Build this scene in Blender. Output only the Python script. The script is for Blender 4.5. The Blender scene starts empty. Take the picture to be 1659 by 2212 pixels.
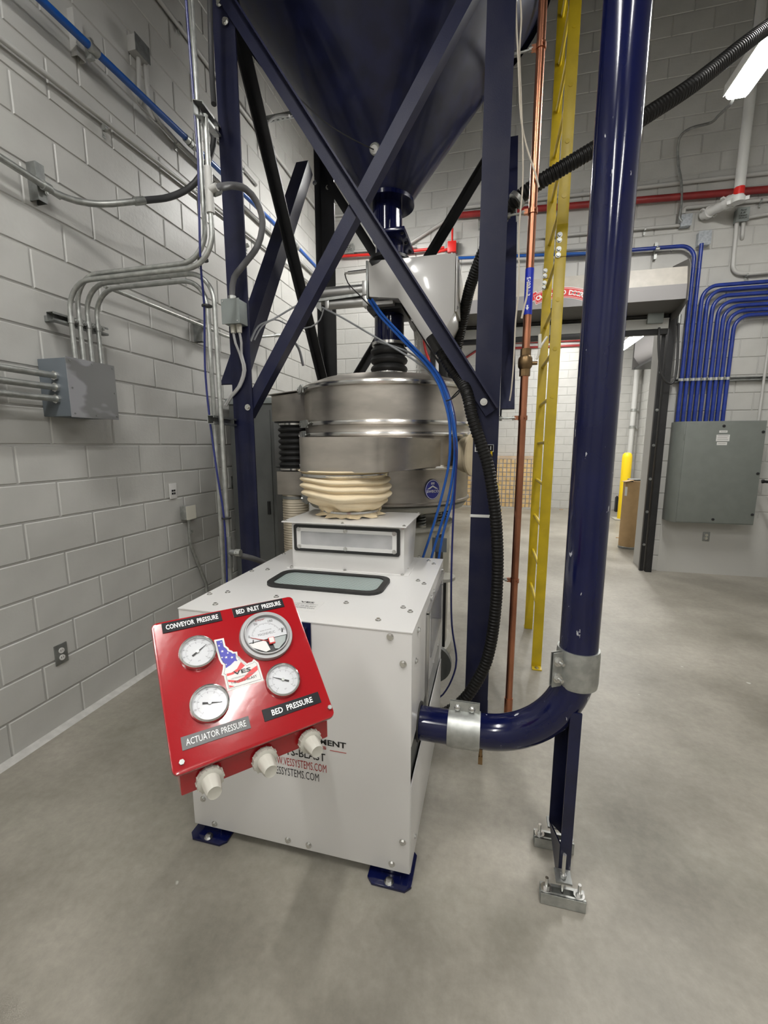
import bpy, bmesh, math, random
from mathutils import Vector, Matrix
random.seed(7)
SC = bpy.context.scene
COL = SC.collection
PI = math.pi

# ------------------------------------------------------------------ camera
cam_data = bpy.data.cameras.new('camera')
cam = bpy.data.objects.new('camera', cam_data)
COL.objects.link(cam)
cam_data.sensor_fit = 'AUTO'
cam_data.sensor_width = 36.0
cam_data.lens = 923.0 / 2212.0 * 36.0
cam_data.clip_start = 0.05
cam.location = (2.366, 0.0, 1.626)
cam.rotation_euler = (math.radians(90 - 8.93), 0, math.radians(13.86))
SC.camera = cam

# ------------------------------------------------------------------ world + exposure
W = bpy.data.worlds.new('world')
SC.world = W
W.use_nodes = True
bg = W.node_tree.nodes['Background']
bg.inputs[0].default_value = (0.9, 0.95, 1.0, 1)
bg.inputs[1].default_value = 0.05
SC.view_settings.view_transform = 'Standard'
SC.view_settings.look = 'None'
SC.view_settings.gamma = 1.0
SC.view_settings.use_curve_mapping = False
SC.view_settings.exposure = 1.0
LAMP = 55.0          # emission of the ceiling lamps' lenses
SC.cycles.max_bounces = 8
SC.cycles.diffuse_bounces = 5
SC.cycles.glossy_bounces = 4
SC.cycles.transmission_bounces = 6
SC.cycles.caustics_reflective = False
SC.cycles.caustics_refractive = False
SC.cycles.sample_clamp_indirect = 4.0

# ------------------------------------------------------------------ materials
def mat(name, col, rough=0.5, metal=0.0, noise=0.0, scale=8.0, bump=0.0, bscale=60.0, coat=0.0, emit=None,
        trans=0.0, alpha=1.0, col2=None, stretch=None, spec=0.5, detail=4.0, lo=0.4, hi=0.62, rvar=0.0):
    m = bpy.data.materials.new(name)
    m.use_nodes = True
    nt = m.node_tree
    b = nt.nodes['Principled BSDF']
    b.inputs['Base Color'].default_value = (*col, 1)
    b.inputs['Roughness'].default_value = rough
    b.inputs['Metallic'].default_value = metal
    b.inputs['Specular IOR Level'].default_value = spec
    b.inputs['Coat Weight'].default_value = coat
    b.inputs['Coat Roughness'].default_value = 0.08
    b.inputs['Transmission Weight'].default_value = trans
    b.inputs['Alpha'].default_value = alpha
    if emit:
        b.inputs['Emission Color'].default_value = (*emit[0], 1)
        b.inputs['Emission Strength'].default_value = emit[1]
    if noise or bump or col2 or rvar:
        tc = nt.nodes.new('ShaderNodeTexCoord')
        mp = nt.nodes.new('ShaderNodeMapping')
        nt.links.new(tc.outputs['Object'], mp.inputs[0])
        if stretch:
            mp.inputs['Scale'].default_value = stretch
        if noise or col2 or rvar:
            n = nt.nodes.new('ShaderNodeTexNoise')
            n.inputs['Scale'].default_value = scale
            n.inputs['Detail'].default_value = detail
            nt.links.new(mp.outputs[0], n.inputs['Vector'])
            r = nt.nodes.new('ShaderNodeValToRGB')
            r.color_ramp.elements[0].position = lo
            r.color_ramp.elements[1].position = hi
            c2 = col2 if col2 else tuple(min(1, c * (1 + noise)) for c in col)
            c1 = col if col2 else tuple(c * (1 - noise) for c in col)
            r.color_ramp.elements[0].color = (*c1, 1)
            r.color_ramp.elements[1].color = (*c2, 1)
            nt.links.new(n.outputs[0], r.inputs[0])
            nt.links.new(r.outputs[0], b.inputs['Base Color'])
            if rvar:
                mr = nt.nodes.new('ShaderNodeMapRange')
                mr.inputs[3].default_value = rough - rvar
                mr.inputs[4].default_value = rough + rvar
                nt.links.new(n.outputs[0], mr.inputs[0])
                nt.links.new(mr.outputs[0], b.inputs['Roughness'])
        if bump:
            n2 = nt.nodes.new('ShaderNodeTexNoise')
            n2.inputs['Scale'].default_value = bscale
            n2.inputs['Detail'].default_value = 5
            nt.links.new(mp.outputs[0], n2.inputs['Vector'])
            bp = nt.nodes.new('ShaderNodeBump')
            bp.inputs['Strength'].default_value = bump
            bp.inputs['Distance'].default_value = 0.004
            nt.links.new(n2.outputs[0], bp.inputs['Height'])
            nt.links.new(bp.outputs[0], b.inputs['Normal'])
    return m

def floor_material():
    m = mat('polished_concrete', (0.31, 0.295, 0.265), 0.42)
    nt = m.node_tree
    b = nt.nodes['Principled BSDF']
    tc = nt.nodes.new('ShaderNodeTexCoord')
    def noise(scale, detail, rough=0.55):
        n = nt.nodes.new('ShaderNodeTexNoise')
        n.inputs['Scale'].default_value = scale
        n.inputs['Detail'].default_value = detail
        n.inputs['Roughness'].default_value = rough
        nt.links.new(tc.outputs['Object'], n.inputs['Vector'])
        return n
    big = noise(0.9, 7, 0.62)
    fine = noise(26, 6, 0.7)
    ramp = nt.nodes.new('ShaderNodeValToRGB')
    e = ramp.color_ramp.elements
    e[0].position = 0.34; e[0].color = (0.185, 0.170, 0.138, 1)
    e[1].position = 0.66; e[1].color = (0.375, 0.350, 0.300, 1)
    nt.links.new(big.outputs[0], ramp.inputs[0])
    ramp2 = nt.nodes.new('ShaderNodeValToRGB')
    e = ramp2.color_ramp.elements
    e[0].position = 0.3; e[0].color = (0.86, 0.86, 0.86, 1)
    e[1].position = 0.7; e[1].color = (1.08, 1.08, 1.08, 1)
    nt.links.new(fine.outputs[0], ramp2.inputs[0])
    mx = nt.nodes.new('ShaderNodeMix'); mx.data_type = 'RGBA'; mx.blend_type = 'MULTIPLY'
    mx.inputs[0].default_value = 1.0
    nt.links.new(ramp.outputs[0], mx.inputs[6]); nt.links.new(ramp2.outputs[0], mx.inputs[7])
    # pale paint specks
    sp = noise(9.0, 2)
    r3 = nt.nodes.new('ShaderNodeValToRGB')
    e = r3.color_ramp.elements
    e[0].position = 0.755; e[0].color = (0, 0, 0, 1)
    e[1].position = 0.77; e[1].color = (1, 1, 1, 1)
    nt.links.new(sp.outputs[0], r3.inputs[0])
    mx2 = nt.nodes.new('ShaderNodeMix'); mx2.data_type = 'RGBA'
    nt.links.new(r3.outputs[0], mx2.inputs[0])
    nt.links.new(mx.outputs[2], mx2.inputs[6])
    mx2.inputs[7].default_value = (0.5, 0.49, 0.45, 1)
    nt.links.new(mx2.outputs[2], b.inputs['Base Color'])
    mr = nt.nodes.new('ShaderNodeMapRange')
    mr.inputs[3].default_value = 0.30; mr.inputs[4].default_value = 0.58
    nt.links.new(big.outputs[0], mr.inputs[0])
    nt.links.new(mr.outputs[0], b.inputs['Roughness'])
    bp = nt.nodes.new('ShaderNodeBump')
    bp.inputs['Strength'].default_value = 0.12; bp.inputs['Distance'].default_value = 0.003
    nt.links.new(fine.outputs[0], bp.inputs['Height'])
    nt.links.new(bp.outputs[0], b.inputs['Normal'])
    return m

M = {}
M['block'] = mat('painted_block', (0.50, 0.495, 0.47), 0.42, bump=0.35, bscale=38, noise=0.03, scale=5)
M['joint'] = mat('painted_joint', (0.46, 0.455, 0.435), 0.6, bump=0.2, bscale=40)
M['floor'] = floor_material()
M['ceiling'] = mat('ceiling_deck', (0.05, 0.05, 0.05), 0.8, noise=0.05)
M['plain'] = mat('plain_wall', (0.50, 0.495, 0.47), 0.6, bump=0.2, bscale=30)
M['navy'] = mat('navy_paint', (0.005, 0.0068, 0.032), 0.42, spec=0.35, noise=0.25, scale=9, bump=0.08, bscale=160, coat=0.25, rvar=0.10)
M['navydust'] = mat('dusty_navy_paint', (0.0065, 0.0085, 0.036), 0.5, col2=(0.019, 0.020, 0.044), spec=0.35, scale=6, bump=0.12, bscale=180, detail=7, lo=0.42, hi=0.75)
M['navygloss'] = mat('gloss_navy_paint', (0.0035, 0.0055, 0.040), 0.15, spec=0.35, coat=0.35, bump=0.03, bscale=30, noise=0.15, scale=4)
def chipped(m, thr=0.70, scale=34, stretch=(1, 1, 0.45)):
    nt = m.node_tree; b = nt.nodes['Principled BSDF']
    tc = nt.nodes.new('ShaderNodeTexCoord'); mp = nt.nodes.new('ShaderNodeMapping'); mp.inputs['Scale'].default_value = stretch
    nt.links.new(tc.outputs['Object'], mp.inputs[0])
    n = nt.nodes.new('ShaderNodeTexNoise'); n.inputs['Scale'].default_value = scale; n.inputs['Detail'].default_value = 3
    nt.links.new(mp.outputs[0], n.inputs['Vector'])
    r = nt.nodes.new('ShaderNodeValToRGB'); r.color_ramp.elements[0].position = thr; r.color_ramp.elements[1].position = thr + 0.015
    nt.links.new(n.outputs[0], r.inputs[0])
    mx = nt.nodes.new('ShaderNodeMix'); mx.data_type = 'RGBA'
    nt.links.new(r.outputs[0], mx.inputs[0])
    l = b.inputs['Base Color'].links
    if l: nt.links.new(l[0].from_socket, mx.inputs[6])
    else: mx.inputs[6].default_value = b.inputs['Base Color'].default_value
    mx.inputs[7].default_value = (0.42, 0.42, 0.45, 1)
    nt.links.new(mx.outputs[2], b.inputs['Base Color'])
    return m
M['navychip'] = chipped(mat('chipped_gloss_navy', (0.0035, 0.0055, 0.040), 0.15, spec=0.35, coat=0.35, noise=0.15, scale=4, bump=0.03, bscale=30))
M['steel'] = mat('brushed_stainless', (0.49, 0.455, 0.41), 0.36, 0.92, noise=0.13, scale=3.5, stretch=(1, 1, 2.5), rvar=0.08)
M['bright'] = mat('bright_stainless', (0.68, 0.67, 0.65), 0.2, 1.0)
M['galv'] = mat('galvanised_steel', (0.43, 0.44, 0.42), 0.42, 0.8, noise=0.12, scale=30)
M['galvdark'] = mat('dull_galvanised', (0.30, 0.31, 0.30), 0.45, 0.8, noise=0.15, scale=20)
M['zinc'] = mat('zinc_bolt', (0.72, 0.72, 0.70), 0.25, 1.0)
M['white'] = mat('white_powder_coat', (0.68, 0.67, 0.655), 0.28, coat=0.25, bump=0.03, bscale=120)
M['whitevalve'] = mat('white_gloss_paint', (0.62, 0.605, 0.58), 0.24, coat=0.4)
M['whitepipe'] = mat('white_pipe_paint', (0.62, 0.62, 0.60), 0.4)
M['red'] = mat('red_powder_coat', (0.33, 0.008, 0.012), 0.20, coat=0.6, bump=0.06, bscale=90)
M['redpipe'] = mat('dark_red_pipe_paint', (0.26, 0.022, 0.022), 0.4, noise=0.1)
M['redbox'] = mat('bright_red_paint', (0.62, 0.02, 0.015), 0.35)
M['copper'] = mat('copper', (0.56, 0.24, 0.14), 0.30, 1.0, col2=(0.36, 0.15, 0.09), scale=7, stretch=(1, 1, 0.5), rvar=0.08)
M['brass'] = mat('brass', (0.25, 0.165, 0.085), 0.42, 1.0, noise=0.2, scale=20)
M['yellow'] = mat('yellow_paint', (0.58, 0.42, 0.012), 0.4, noise=0.10, scale=6)
M['bollard'] = mat('yellow_plastic', (0.86, 0.60, 0.01), 0.45)
M['rubber'] = mat('black_rubber', (0.018, 0.018, 0.018), 0.55)
M['black'] = mat('black_plastic', (0.012, 0.012, 0.013), 0.4)
M['hose'] = mat('black_hose', (0.008, 0.0075, 0.007), 0.45, spec=0.3)
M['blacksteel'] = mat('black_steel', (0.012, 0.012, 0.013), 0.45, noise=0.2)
M['greyflex'] = mat('grey_liquidtight', (0.13, 0.13, 0.135), 0.5)
M['darkflex'] = mat('dark_grey_liquidtight', (0.05, 0.05, 0.052), 0.5)
M['canvas'] = mat('cream_canvas', (0.78, 0.66, 0.46), 0.85, bump=0.3, bscale=220, noise=0.05, scale=7)
M['creamhose'] = mat('cream_ribbed_hose', (0.60, 0.53, 0.41), 0.7, noise=0.06, scale=9)
M['cabinet'] = mat('grey_cabinet_paint', (0.17, 0.185, 0.17), 0.42, noise=0.04)
M['darkcabinet'] = mat('dark_grey_cabinet_paint', (0.105, 0.11, 0.105), 0.5, noise=0.05)
M['bluegrey'] = mat('blue_grey_steel', (0.125, 0.145, 0.165), 0.4, noise=0.05)
M['wiped'] = mat('wiped_steel_cover', (0.22, 0.22, 0.22), 0.33, 0.35, col2=(0.36, 0.36, 0.38), scale=3.2, stretch=(1, 0.6, 1.4), lo=0.50, hi=0.53, detail=3)
M['spangle'] = mat('spangled_galvanised', (0.40, 0.43, 0.46), 0.4, 0.6, col2=(0.52, 0.55, 0.58), scale=45, lo=0.4, hi=0.6)
M['jbox'] = mat('grey_junction_box', (0.30, 0.33, 0.32), 0.4, 0.3, noise=0.05)
M['paintedpipe'] = mat('wall_paint_on_pipe', (0.48, 0.475, 0.455), 0.4)
M['bluepipe'] = mat('blue_air_pipe', (0.010, 0.085, 0.36), 0.3, coat=0.2)
M['blueconduit'] = mat('blue_conduit_paint', (0.012, 0.034, 0.23), 0.32, noise=0.15, scale=14)
M['bluelabel'] = mat('blue_label', (0.006, 0.025, 0.42), 0.35)
M['bluetube'] = mat('blue_air_tubing', (0.012, 0.085, 0.36), 0.3)
M['darkbluetube'] = mat('dark_blue_cable', (0.012, 0.018, 0.12), 0.4)
M['cable'] = mat('grey_cable', (0.30, 0.31, 0.32), 0.45)
M['lightcable'] = mat('pale_grey_cable', (0.50, 0.50, 0.50), 0.45)
M['ivory'] = mat('ivory_plastic', (0.62, 0.60, 0.52), 0.4)
M['rope'] = mat('cream_string', (0.60, 0.54, 0.45), 0.8)
M['knob'] = mat('light_grey_knob', (0.50, 0.485, 0.43), 0.45)
M['dial'] = mat('white_dial', (0.58, 0.59, 0.61), 0.4, coat=0.6)
M['bezel'] = mat('aluminium_bezel', (0.30, 0.30, 0.30), 0.4, 0.3)
M['ink'] = mat('black_ink', (0.012, 0.012, 0.012), 0.5)
M['greyink'] = mat('grey_ink', (0.16, 0.16, 0.17), 0.5)
M['redink'] = mat('red_ink', (0.34, 0.02, 0.015), 0.5)
M['whiteink'] = mat('white_ink', (0.85, 0.85, 0.83), 0.5)
M['plateblack'] = mat('black_nameplate', (0.008, 0.008, 0.010), 0.4, spec=0.2)
M['plategrey'] = mat('grey_nameplate', (0.11, 0.11, 0.11), 0.4, spec=0.35)
M['stickerred'] = mat('sticker_red', (0.62, 0.03, 0.03), 0.4)
M['stickerblue'] = mat('sticker_blue', (0.03, 0.03, 0.36), 0.4)
M['stickerwhite'] = mat('sticker_white', (0.66, 0.65, 0.63), 0.4)
M['badge'] = mat('blue_badge', (0.03, 0.035, 0.26), 0.35)
M['tagyellow'] = mat('yellow_tag', (0.80, 0.55, 0.0), 0.5)
M['glass'] = mat('wired_glass', (0.62, 0.75, 0.71), 0.05, alpha=0.55)
M['acrylic'] = mat('clear_acrylic', (0.75, 0.75, 0.77), 0.08, alpha=0.22)
M['smoke'] = mat('smoked_window', (0.02, 0.02, 0.025), 0.12)
M['wrap'] = mat('stretch_wrap', (0.92, 0.92, 0.92), 0.10, alpha=0.19)
M['lens'] = mat('lamp_lens', (0.9, 0.9, 0.9), 0.4, emit=((1.0, 0.985, 0.95), LAMP))
M['lampbody'] = mat('lamp_housing', (0.55, 0.55, 0.53), 0.5)
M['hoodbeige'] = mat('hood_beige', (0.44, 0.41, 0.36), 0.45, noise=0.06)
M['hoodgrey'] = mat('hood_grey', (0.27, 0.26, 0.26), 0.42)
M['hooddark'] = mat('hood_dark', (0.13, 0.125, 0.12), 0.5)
M['slat'] = mat('door_slat_dark', (0.10, 0.098, 0.095), 0.5)
M['bottombar'] = mat('door_bottom_bar', (0.52, 0.52, 0.50), 0.4, 0.3)
M['hoodmottle'] = mat('dusty_window_inside', (0.24, 0.24, 0.24), 0.6, col2=(0.46, 0.45, 0.44), scale=9, lo=0.35, hi=0.7)
M['stackcore'] = mat('dark_gaps', (0.13, 0.115, 0.11), 0.8)
M['cardboard'] = mat('cardboard', (0.42, 0.28, 0.14), 0.8, noise=0.05)
M['palletyellow'] = mat('yellow_brick', (0.62, 0.38, 0.07), 0.7, noise=0.12, scale=6)
M['gauze'] = mat('pale_base_paint', (0.42, 0.41, 0.36), 0.5, noise=0.05)
M['alu'] = mat('aluminium', (0.58, 0.575, 0.56), 0.32, 0.9)
M['tray'] = mat('pale_interior', (0.50, 0.56, 0.54), 0.6)
M['seal'] = mat('white_sealant', (0.50, 0.49, 0.465), 0.6, noise=0.08, scale=20)
M['whitetape'] = mat('white_tape', (0.78, 0.78, 0.76), 0.6)

# ------------------------------------------------------------------ mesh builder
ORG = {}
def V3(p): return Vector(p)
def basis(d, hint=None):
    d = Vector(d).normalized()
    h = Vector(hint) if hint else (Vector((0, 0, 1)) if abs(d.z) < 0.9 else Vector((1, 0, 0)))
    u = d.cross(h).normalized()
    v = u.cross(d).normalized()
    return d, u, v

class MB:
    def __init__(s): s.v = []; s.f = []
    def add(s, vs, fs):
        k = len(s.v); s.v += [tuple(p) for p in vs]; s.f += [tuple(i + k for i in f) for f in fs]; return s
    def box(s, x0, x1, y0, y1, z0, z1):
        return s.add([(x0,y0,z0),(x1,y0,z0),(x1,y1,z0),(x0,y1,z0),(x0,y0,z1),(x1,y0,z1),(x1,y1,z1),(x0,y1,z1)],
                     [(0,3,2,1),(4,5,6,7),(0,1,5,4),(1,2,6,5),(2,3,7,6),(3,0,4,7)])
    def obb(s, c, ux, uy, uz):
        c, ux, uy, uz = V3(c), V3(ux), V3(uy), V3(uz)
        vs = [c + ux*a + uy*b + uz*d for d in (-1,1) for a, b in ((-1,-1),(1,-1),(1,1),(-1,1))]
        fs = [(0,3,2,1),(4,5,6,7),(0,1,5,4),(1,2,6,5),(2,3,7,6),(3,0,4,7)]
        if ux.cross(uy).dot(uz) < 0: fs = [f[::-1] for f in fs]
        return s.add(vs, fs)
    def beam(s, a, b, w, t, wdir):
        a, b = V3(a), V3(b); d = (b-a); L = d.length; d.normalize()
        w_ = V3(wdir); w_ = (w_ - d*w_.dot(d)).normalized(); n = d.cross(w_)
        return s.obb((a+b)/2, d*(L/2), w_*(w/2), n*(t/2))
    def prism(s, poly, vec):
        poly = [V3(p) for p in poly]; vec = V3(vec); n = len(poly)
        nrm = Vector((0,0,0))
        for i in range(n): nrm += poly[i].cross(poly[(i+1) % n])
        if nrm.dot(vec) < 0: poly = poly[::-1]
        vs = poly + [p + vec for p in poly]
        fs = [tuple(range(n))[::-1], tuple(range(n, 2*n))] + [(i, (i+1) % n, n+(i+1) % n, n+i) for i in range(n)]
        return s.add(vs, fs)
    def cyl(s, a, b, r, n=16, r2=None, cap=True):
        a, b = V3(a), V3(b); r2 = r if r2 is None else r2
        d, u, v = basis(b-a)
        vs = []
        for p, rr in ((a, r), (b, r2)):
            for i in range(n):
                t = 2*PI*i/n; vs.append(p + u*(rr*math.cos(t)) + v*(rr*math.sin(t)))
        fs = [(i, n+i, n+(i+1) % n, (i+1) % n) for i in range(n)]
        fs = [f[::-1] for f in fs]
        if cap: fs += [tuple(range(n))[::-1], tuple(range(n, 2*n))]
        # orientation check
        c = (vs[0]+vs[1]+vs[n])/3 - (a+b)/2
        nn = (vs[fs[0][1]]-vs[fs[0][0]]).cross(vs[fs[0][2]]-vs[fs[0][1]])
        if nn.dot(c - d*c.dot(d)) < 0: fs = [f[::-1] for f in fs]
        return s.add(vs, fs)
    def tube(s, pts, r, n=10, cap=True, rf=None):
        pts = [V3(p) for p in pts]; N = len(pts)
        tans = []
        for i in range(N):
            t = pts[min(i+1, N-1)] - pts[max(i-1, 0)]
            tans.append(t.normalized())
        d, u, v = basis(tans[0])
        vs = []
        for i in range(N):
            if i:
                q = tans[i-1].rotation_difference(tans[i]); u = (q @ u).normalized()
            w = tans[i].cross(u).normalized(); u = w.cross(tans[i]).normalized()
            rr = rf(i) if rf else r
            for k in range(n):
                a = 2*PI*k/n; vs.append(pts[i] + u*(rr*math.cos(a)) + w*(rr*math.sin(a)))
        fs = [(i*n+k, i*n+(k+1) % n, (i+1)*n+(k+1) % n, (i+1)*n+k) for i in range(N-1) for k in range(n)]
        if cap: fs += [tuple(range(n))[::-1], tuple(range((N-1)*n, N*n))]
        return s.add(vs, fs)
    def lathe(s, c, prof, n=48, axis=(0,0,1), cap=True):
        c = V3(c); ax, u, v = basis(axis, (1,0,0) if abs(V3(axis).normalized().z) > 0.9 else None)
        vs = []
        for r, h in prof:
            for k in range(n):
                a = 2*PI*k/n; vs.append(c + ax*h + u*(r*math.cos(a)) + v*(r*math.sin(a)))
        m = len(prof)
        fs = [(i*n+k, i*n+(k+1) % n, (i+1)*n+(k+1) % n, (i+1)*n+k) for i in range(m-1) for k in range(n)]
        if cap: fs += [tuple(range(n))[::-1], tuple(range((m-1)*n, m*n))]
        return s.add(vs, fs)
    def bolt(s, p, n, r=0.009, washer=True):
        p = V3(p); n = V3(n).normalized()
        if washer: s.cyl(p - n*0.001, p + n*0.002, r*1.5, 12)
        s.cyl(p + n*0.001, p + n*r*1.0, r, 6)
        return s
    def angle(s, a, b, w, t, d1, d2):
        a, b, d1, d2 = V3(a), V3(b), V3(d1).normalized(), V3(d2).normalized()
        poly = [a, a+d1*w, a+d1*w+d2*t, a+d1*t+d2*t, a+d1*t+d2*w, a+d2*w]
        return s.prism_any(poly, b-a)
    def prism_any(s, poly, vec):
        # non-convex polygon: cap by two quads is avoided; bmesh triangulates n-gons correctly
        return s.prism(poly, vec)
    def build(s, name, m, parent=None, smooth=40, bevel=0.0, kind=None, label=None, recalc=False):
        org = ORG.get(parent.name, Vector((0,0,0))) if parent else Vector((0,0,0))
        me = bpy.data.meshes.new(name)
        me.from_pydata([tuple(V3(p) - org) for p in s.v], [], s.f)
        if bevel or recalc:
            bm = bmesh.new(); bm.from_mesh(me)
            if recalc: bmesh.ops.recalc_face_normals(bm, faces=bm.faces)
            if bevel:
                ed = [e for e in bm.edges if len(e.link_faces) == 2 and e.calc_face_angle(0) > 0.6]
                bmesh.ops.bevel(bm, geom=ed, offset=bevel, segments=2, affect='EDGES', profile=0.6)
            bm.to_mesh(me); bm.free()
        me.materials.append(m if not isinstance(m, str) else M[m])
        if smooth:
            for p in me.polygons: p.use_smooth = True
            me.set_sharp_from_angle(angle=math.radians(smooth))
        o = bpy.data.objects.new(name, me)
        COL.objects.link(o)
        if parent: o.parent = parent
        ORG[o.name] = org
        if kind: o['kind'] = kind
        if label: o['label'] = label
        return o

def thing(name, label, cat, loc=(0,0,0), group=None):
    o = bpy.data.objects.new(name, None)
    o.empty_display_size = 0.1
    COL.objects.link(o)
    o.location = loc
    ORG[o.name] = Vector(loc)
    o['label'] = label; o['category'] = cat
    if group: o['group'] = group
    return o
def tag(o, label, cat, group=None):
    o['label'] = label; o['category'] = cat
    if group: o['group'] = group
    return o
def struct(mb, name, m, parent=None, **k):
    o = mb.build(name, m, parent, **k)
    if parent is None: o['kind'] = 'structure'
    return o
def avg(ps): 
    v = Vector((0,0,0))
    for p in ps: v += V3(p)
    return v/len(ps)
def ext(pts, a=0.0, b=0.0):
    p = [V3(q) for q in pts]
    if a: p[0] = p[0] + (p[0]-p[1]).normalized()*a
    if b: p[-1] = p[-1] + (p[-1]-p[-2]).normalized()*b
    return p
def fillet(pts, r, n=8):
    p = [V3(q) for q in pts]; out = [p[0]]
    for i in range(1, len(p)-1):
        a = (p[i-1]-p[i]); b = (p[i+1]-p[i]); la, lb = a.length, b.length
        a.normalize(); b.normalize()
        ang = a.angle(b)
        if ang > PI - 0.02: out.append(p[i]); continue
        rr = r if not isinstance(r, (list, tuple)) else r[i-1]
        d = min(rr/math.tan(ang/2), la*0.49, lb*0.49)
        R = d*math.tan(ang/2)
        bis = (a+b).normalized(); c = p[i] + bis*(R/math.sin(ang/2))
        s0 = (p[i]+a*d) - c; s1 = (p[i]+b*d) - c
        for k in range(n+1):
            t = k/n; th = s0.angle(s1)
            q = (s0*math.sin((1-t)*th) + s1*math.sin(t*th))/math.sin(th)
            out.append(c+q)
    out.append(p[-1]); return out
def smooth_path(pts, step=0.03):
    p = [V3(q) for q in pts]; p = [p[0]*2-p[1]] + p + [p[-1]*2-p[-2]]
    out = []
    for i in range(1, len(p)-2):
        L = (p[i+1]-p[i]).length; n = max(2, int(L/step))
        for k in range(n):
            t = k/n
            a, b, c, d = p[i-1], p[i], p[i+1], p[i+2]
            out.append(0.5*((2*b) + (c-a)*t + (2*a-5*b+4*c-d)*t*t + (3*b-a-3*c+d)*t**3))
    out.append(p[-2]); return out
def resample(pts, step):
    out = [pts[0]]; acc = 0.0
    for a, b in zip(pts, pts[1:]):
        L = (b-a).length
        if L < 1e-9: continue
        t = step - acc
        while t <= L:
            out.append(a + (b-a)*(t/L)); t += step
        acc = (acc + L) % step
    return out

def text(name, s, c, right, up, h, m, parent, width=None, bold=0.0, shear=0.0, spacing=1.0, align='CENTER', lift=0.0006):
    cu = bpy.data.curves.new('t', 'FONT')
    cu.body = s; cu.size = 1.0; cu.offset = bold; cu.shear = shear; cu.space_character = spacing
    cu.resolution_u = 2
    ob = bpy.data.objects.new('t', cu); COL.objects.link(ob)
    dg = bpy.context.evaluated_depsgraph_get()
    me = ob.evaluated_get(dg).to_mesh()
    vs = [v.co.copy() for v in me.vertices]; fs = [tuple(p.vertices) for p in me.polygons]
    ob.evaluated_get(dg).to_mesh_clear()
    bpy.data.objects.remove(ob); bpy.data.curves.remove(cu)
    if not vs: return None
    x0, x1 = min(v.x for v in vs), max(v.x for v in vs)
    y0, y1 = min(v.y for v in vs), max(v.y for v in vs)
    sy = h/(y1-y0); sx = (width/(x1-x0)) if width else sy
    right, up = V3(right).normalized(), V3(up).normalized(); n = right.cross(up)
    ax = (x0+x1)/2 if align == 'CENTER' else (x0 if align == 'LEFT' else x1)
    b = MB()
    b.v = [tuple(V3(c) + right*((v.x-ax)*sx) + up*((v.y-(y0+y1)/2)*sy) + n*lift) for v in vs]
    b.f = fs
    return b.build(name, m, parent, smooth=0)

def rrect(c, ux, uy, w, h, r, n=5):
    c, ux, uy = V3(c), V3(ux).normalized(), V3(uy).normalized()
    out = []
    for (sx, sy, a0) in ((1,1,0),(-1,1,90),(-1,-1,180),(1,-1,270)):
        for k in range(n+1):
            a = math.radians(a0 + 90*k/n)
            out.append(c + ux*(sx*(w/2-r) + r*math.cos(a)) + uy*(sy*(h/2-r) + r*math.sin(a)))
    return out
def holed_plate(outer, inner, vec, name, m, parent, label=None):
    """plate with a hole: outer and inner are loops in one plane"""
    org = ORG.get(parent.name, Vector((0,0,0)))
    bm = bmesh.new()
    def loop(ps):
        vs = [bm.verts.new(V3(p)-org) for p in ps]
        return [bm.edges.new((vs[i], vs[(i+1) % len(vs)])) for i in range(len(vs))]
    ed = loop(outer) + loop(inner)
    bmesh.ops.triangle_fill(bm, use_beauty=True, edges=ed)
    g = bmesh.ops.extrude_face_region(bm, geom=list(bm.faces))
    bmesh.ops.translate(bm, vec=V3(vec), verts=[e for e in g['geom'] if isinstance(e, bmesh.types.BMVert)])
    bmesh.ops.recalc_face_normals(bm, faces=bm.faces)
    me = bpy.data.meshes.new(name); bm.to_mesh(me); bm.free()
    me.materials.append(M[m])
    o = bpy.data.objects.new(name, me); COL.objects.link(o); o.parent = parent
    ORG[o.name] = org
    if label: o['label'] = label
    return o

# ------------------------------------------------------------------ room shell
RX0, RX1, RY0, RY1, RZ = 0.0, 5.78, -4.0, 6.1, 7.6
DX0, DX1, DZ = 1.60, 4.37, 3.13      # door opening in the back wall
FY = 11.75                           # far room's back wall
struct(MB().box(-0.25, 6.2, -4.2, 12.0, -0.2, 0.0), 'floor', 'floor')
struct(MB().box(-0.25, 6.2, -4.2, 12.0, RZ, RZ+0.2), 'ceiling', 'ceiling')

CW, CH, JT, JD = 0.4064, 0.2032, 0.010, 0.006
def block_mesh(w, h=CH, d=0.02, name='block'):
    """front face at local y=0, looking to -Y; width along X from 0, height along Z from 0"""
    g = JT/2; b = 0.0045
    fr = [(g+b,0,g+b),(w-g-b,0,g+b),(w-g-b,0,h-g-b),(g+b,0,h-g-b)]
    bk = [(g,JD,g),(w-g,JD,g),(w-g,JD,h-g),(g,JD,h-g)]
    vs = fr + bk
    fs = [(0,1,2,3)] + [(i, i+4, (i+1) % 4 + 4, (i+1) % 4) for i in range(4)]
    me = bpy.data.meshes.new(name); me.from_pydata(vs, [], fs); me.materials.append(M['block'])
    return me
BM = {}
CR, CU_, CF = None, None, None
mw = cam.matrix_basis.copy()
mw = Matrix.Translation(cam.location) @ cam.rotation_euler.to_matrix().to_4x4()
MWI = mw.inverted()
def seen(p):
    """(in frame, depth) of a point, only used to rank which blocks stay separate parts"""
    q = MWI @ V3(p)
    if q.z > -0.2: return False, 9e9
    x, y = 923*q.x/-q.z, 923*q.y/-q.z
    return abs(x) < 900 and abs(y) < 1180, -q.z
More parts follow.
